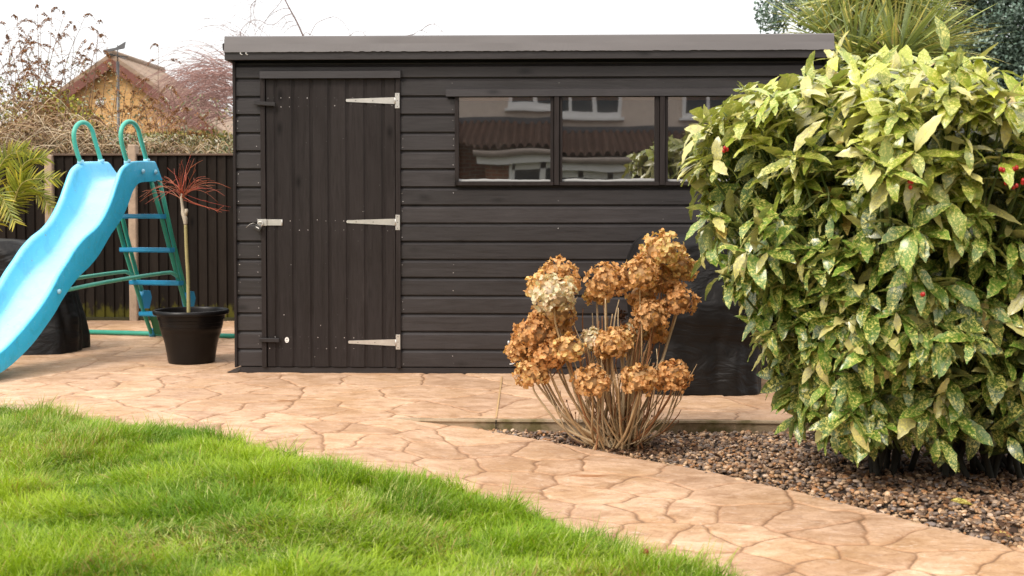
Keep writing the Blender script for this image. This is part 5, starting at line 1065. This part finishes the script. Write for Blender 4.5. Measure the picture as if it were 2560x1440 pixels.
# blue green evergreen on the right
ev = thing('evergreen_tree', 'blue green evergreen tree with a dark leaning trunk at the top right', 'tree'); ED = 7.5
s_ = MB(); 
for pl, r0, r1 in (([(2300, 420), (2370, 260), (2400, 175), (2440, 110), (2470, 60), (2490, 5), (2500, -60)], .12, .07), ([(2405, 165), (2440, 150), (2500, 160), (2560, 120)], .05, .03), ([(2440, 110), (2420, 60), (2400, 10), (2370, -50)], .05, .025), ([(2470, 60), (2520, 30), (2580, -20)], .04, .02), ([(2385, 215), (2350, 160), (2250, 60), (2100, 10), (1980, 0)], .03, .012)):
    P_ = crm([AY(a, b_, ED) for a, b_ in pl], 5); s_.tube(P_, np.linspace(r0, r1, len(P_)), 8, (.085, .05, .04))
b0 = AY(2300, 420, ED); s_.tube([(b0[0] - .1, ED, -.1), (b0[0], ED, b0[2] + .02)], [.16, .12], 10, (.085, .05, .04)); s_.build('trunk', twm, ev)
meu = leafmat('blue_green_leaf', .45, .12, .4); pal_ = [(.06, .095, .06), (.13, .20, .15), (.24, .34, .27), (.38, .48, .40)]
def cl(px, py, rx, rz, n, dy=0, gap=.38, s=1, nm='crown', ry=.8): c0 = AY(px, py, ED + dy); crown(nm, ev, n, (c0[0], ED + dy, c0[2]), (rx, ry, rz), .052, .017, pal_, meu, s, gap, 1.9, shell=.9)
cl(2470, 60, 1.15, .95, 26000, .1, .33, 41); cl(2520, 230, .9, .65, 12000, .2, .33, 43); cl(2560, -40, .9, .8, 6000, .6, .36, 44)
cl(1935, 20, .22, .36, 900, 0, .44, 51, 'left_spray', .4); cl(2040, 15, .35, .30, 1500, 0, .40, 52, 'left_spray', .4); cl(2240, -30, .5, .4, 2500, .3, .40, 54, 'upper_spray', .4)

# ================================================================== HOUSE BEHIND THE CAMERA (seen in the shed windows)
YH = -14.0
rh = thing('rear_house', 'cream rendered house with white windows reflected in the shed panes', 'house')
def MR(px, py, y=14.0): p = AY(px, py, y); return p[0], p[2]
cr = simple('cream_render', (.66, .55, .46), .9, 0, 60, .08, .4); upv = simple('white_window_frame', (.82, .80, .77), .4, 0, 20, .04, 0); gls = simple('dark_house_glass', (.04, .045, .05), .12, 0, 10, .1, 0)
bkr, t, b, o = newmat('red_brick'); v = coords(t); mp = N(t, 'Mapping'); mp.inputs['Rotation'].default_value = (pi / 2, 0, 0); t.links.new(v, mp.inputs[0]); bt = N(t, 'TexBrick', i_Scale=1.0); bt.inputs['Brick Width'].default_value = .225; bt.inputs['Row Height'].default_value = .075; bt.inputs['Mortar Size'].default_value = .009
bt.inputs['Color1'].default_value = (.26, .09, .04, 1); bt.inputs['Color2'].default_value = (.17, .06, .03, 1); bt.inputs['Mortar'].default_value = (.25, .18, .13, 1); t.links.new(mp.outputs[0], bt.inputs['Vector']); t.links.new(bt.outputs[0], b.inputs['Base Color']); b.inputs['Roughness'].default_value = .9
YW = YH - 2.6; zj = MR(1500, 324, -YW)[1]; zg = MR(1500, 396)[1]; zf0 = MR(1500, 404)[1]
s_ = MB(); s_.box(-7, 8, YW - 8, YW, zj - .02, 6.2); s_.build('wall', cr, rh)
s_ = MB(); s_.box(-7, 8, YW - 7.99, YW - .003, -.1, zj - .021); s_.build('brick_wall', bkr, rh)
xe = MR(1208, 398)[0]; xr = 7.0
s_ = MB(); s_.box(xe + .15, xr, YW, YH + .02, -.1, zf0 - .16); s_.build('extension_wall', bkr, rh)
s_ = MB(); pitch_ = .145; nr_ = 13; x = xe - 2.2
mt = simple('red_pantile', (.115, .058, .038), .75, 0, 14, .4, .3, dist=.01)
vs = []; fs = []; cols_ = int((xr - xe + 2.2) / pitch_) * 12; rows_ = nr_ * 2 + 1
for j in range(nr_):
    for e in (0, 1):
        f = (j + e) / nr_; y = YH + .28 + (YW - YH - .28) * f; zb = zg + .05 + (zj - .02 - zg - .05) * f + (.04 if e == 0 else 0.0)
        for i in range(cols_ + 1):
            xx = x + pitch_ * i / 12; u_ = ((i % 12) / 12 - .5) / .34; hgt = .075 * sqrt(max(0, 1 - u_ * u_)) - .02; 
            vs.append((xx, y, zb + hgt))
nc = cols_ + 1
for j in range(nr_ * 2 - 1):
    for i in range(cols_):
        # left part of the roof is cut back on a slant
        f = (j + .5) / (nr_ * 2); xx = x + pitch_ * i / 12
        if xx < xe - 2.1 * f - .02: continue
        fs.append((j * nc + i, j * nc + i + 1, (j + 1) * nc + i + 1, (j + 1) * nc + i))
s_.add(vs, fs, 1, True); s_.build('roof', mt, rh)
s_ = MB(); s_.tube([(xe - .05, YH + .34, zg - .02), (xr, YH + .34, zg - .02)], .06, 10); s_.build('gutter', simple('grey_gutter', (.30, .24, .20), .5), rh)
s_ = MB(); s_.box(xe, xr, YH + .10, YH + .26, zf0 - .15, zg - .03); s_.build('fascia', upv, rh)
s_ = MB(); s_.box(-7, 8, YW + .001, YW + .05, zj - .02, zj + .11); s_.build('flashing', simple('lead_flashing', (.10, .10, .11), .6), rh)
def rwin(px0, px1, py1, nl):
    x0, z0 = MR(px0, py1, -YW); x1, _ = MR(px1, py1, -YW); z1_ = z0 + 1.25; s_ = MB(); y0, y1 = YW + .003, YW + .07; f = .07
    s_.box(x0, x1, y0, y1, z0, z0 + f); s_.box(x0, x1, y0, y1, z1_ - f, z1_); w = (x1 - x0 - f) / nl
    for k in range(nl + 1): s_.box(x0 + w * k, x0 + w * k + f, y0, y1, z0 + f, z1_ - f)
    for k in range(nl): s_.box(x0 + w * k + f, x0 + w * (k + 1), y0, y1 - .02, z0 + f, z0 + f + .04)
    s_.box(x0 - .06, x1 + .06, y0, y1 + .06, z0 - .05, z0); w_ = s_.build('window', upv, rh)
    g = MB(); g.box(x0 + f, x1 - f, YW + .004, YW + .03, z0 + f, z1_ - f); g.build('pane', gls, w_)
rwin(1290, 1537, 289, 4); rwin(1712, 1900, 287, 3); rwin(700, 900, 289, 3)
x0, z1_ = MR(1300, 424); x1, _ = MR(1580, 424)
s_ = MB(); 
for k in range(5): q = x0 + (x1 - x0) * k / 4; s_.box(q - .05, q + .05, YH + .025, YH + .09, .0, z1_)
s_.box(x0, x1, YH + .022, YH + .09, z1_ - .12, z1_ + .0); w_ = s_.build('patio_door', upv, rh); g = MB(); g.box(x0, x1, YH + .024, YH + .05, 0, z1_ - .12); g.build('pane', gls, w_)
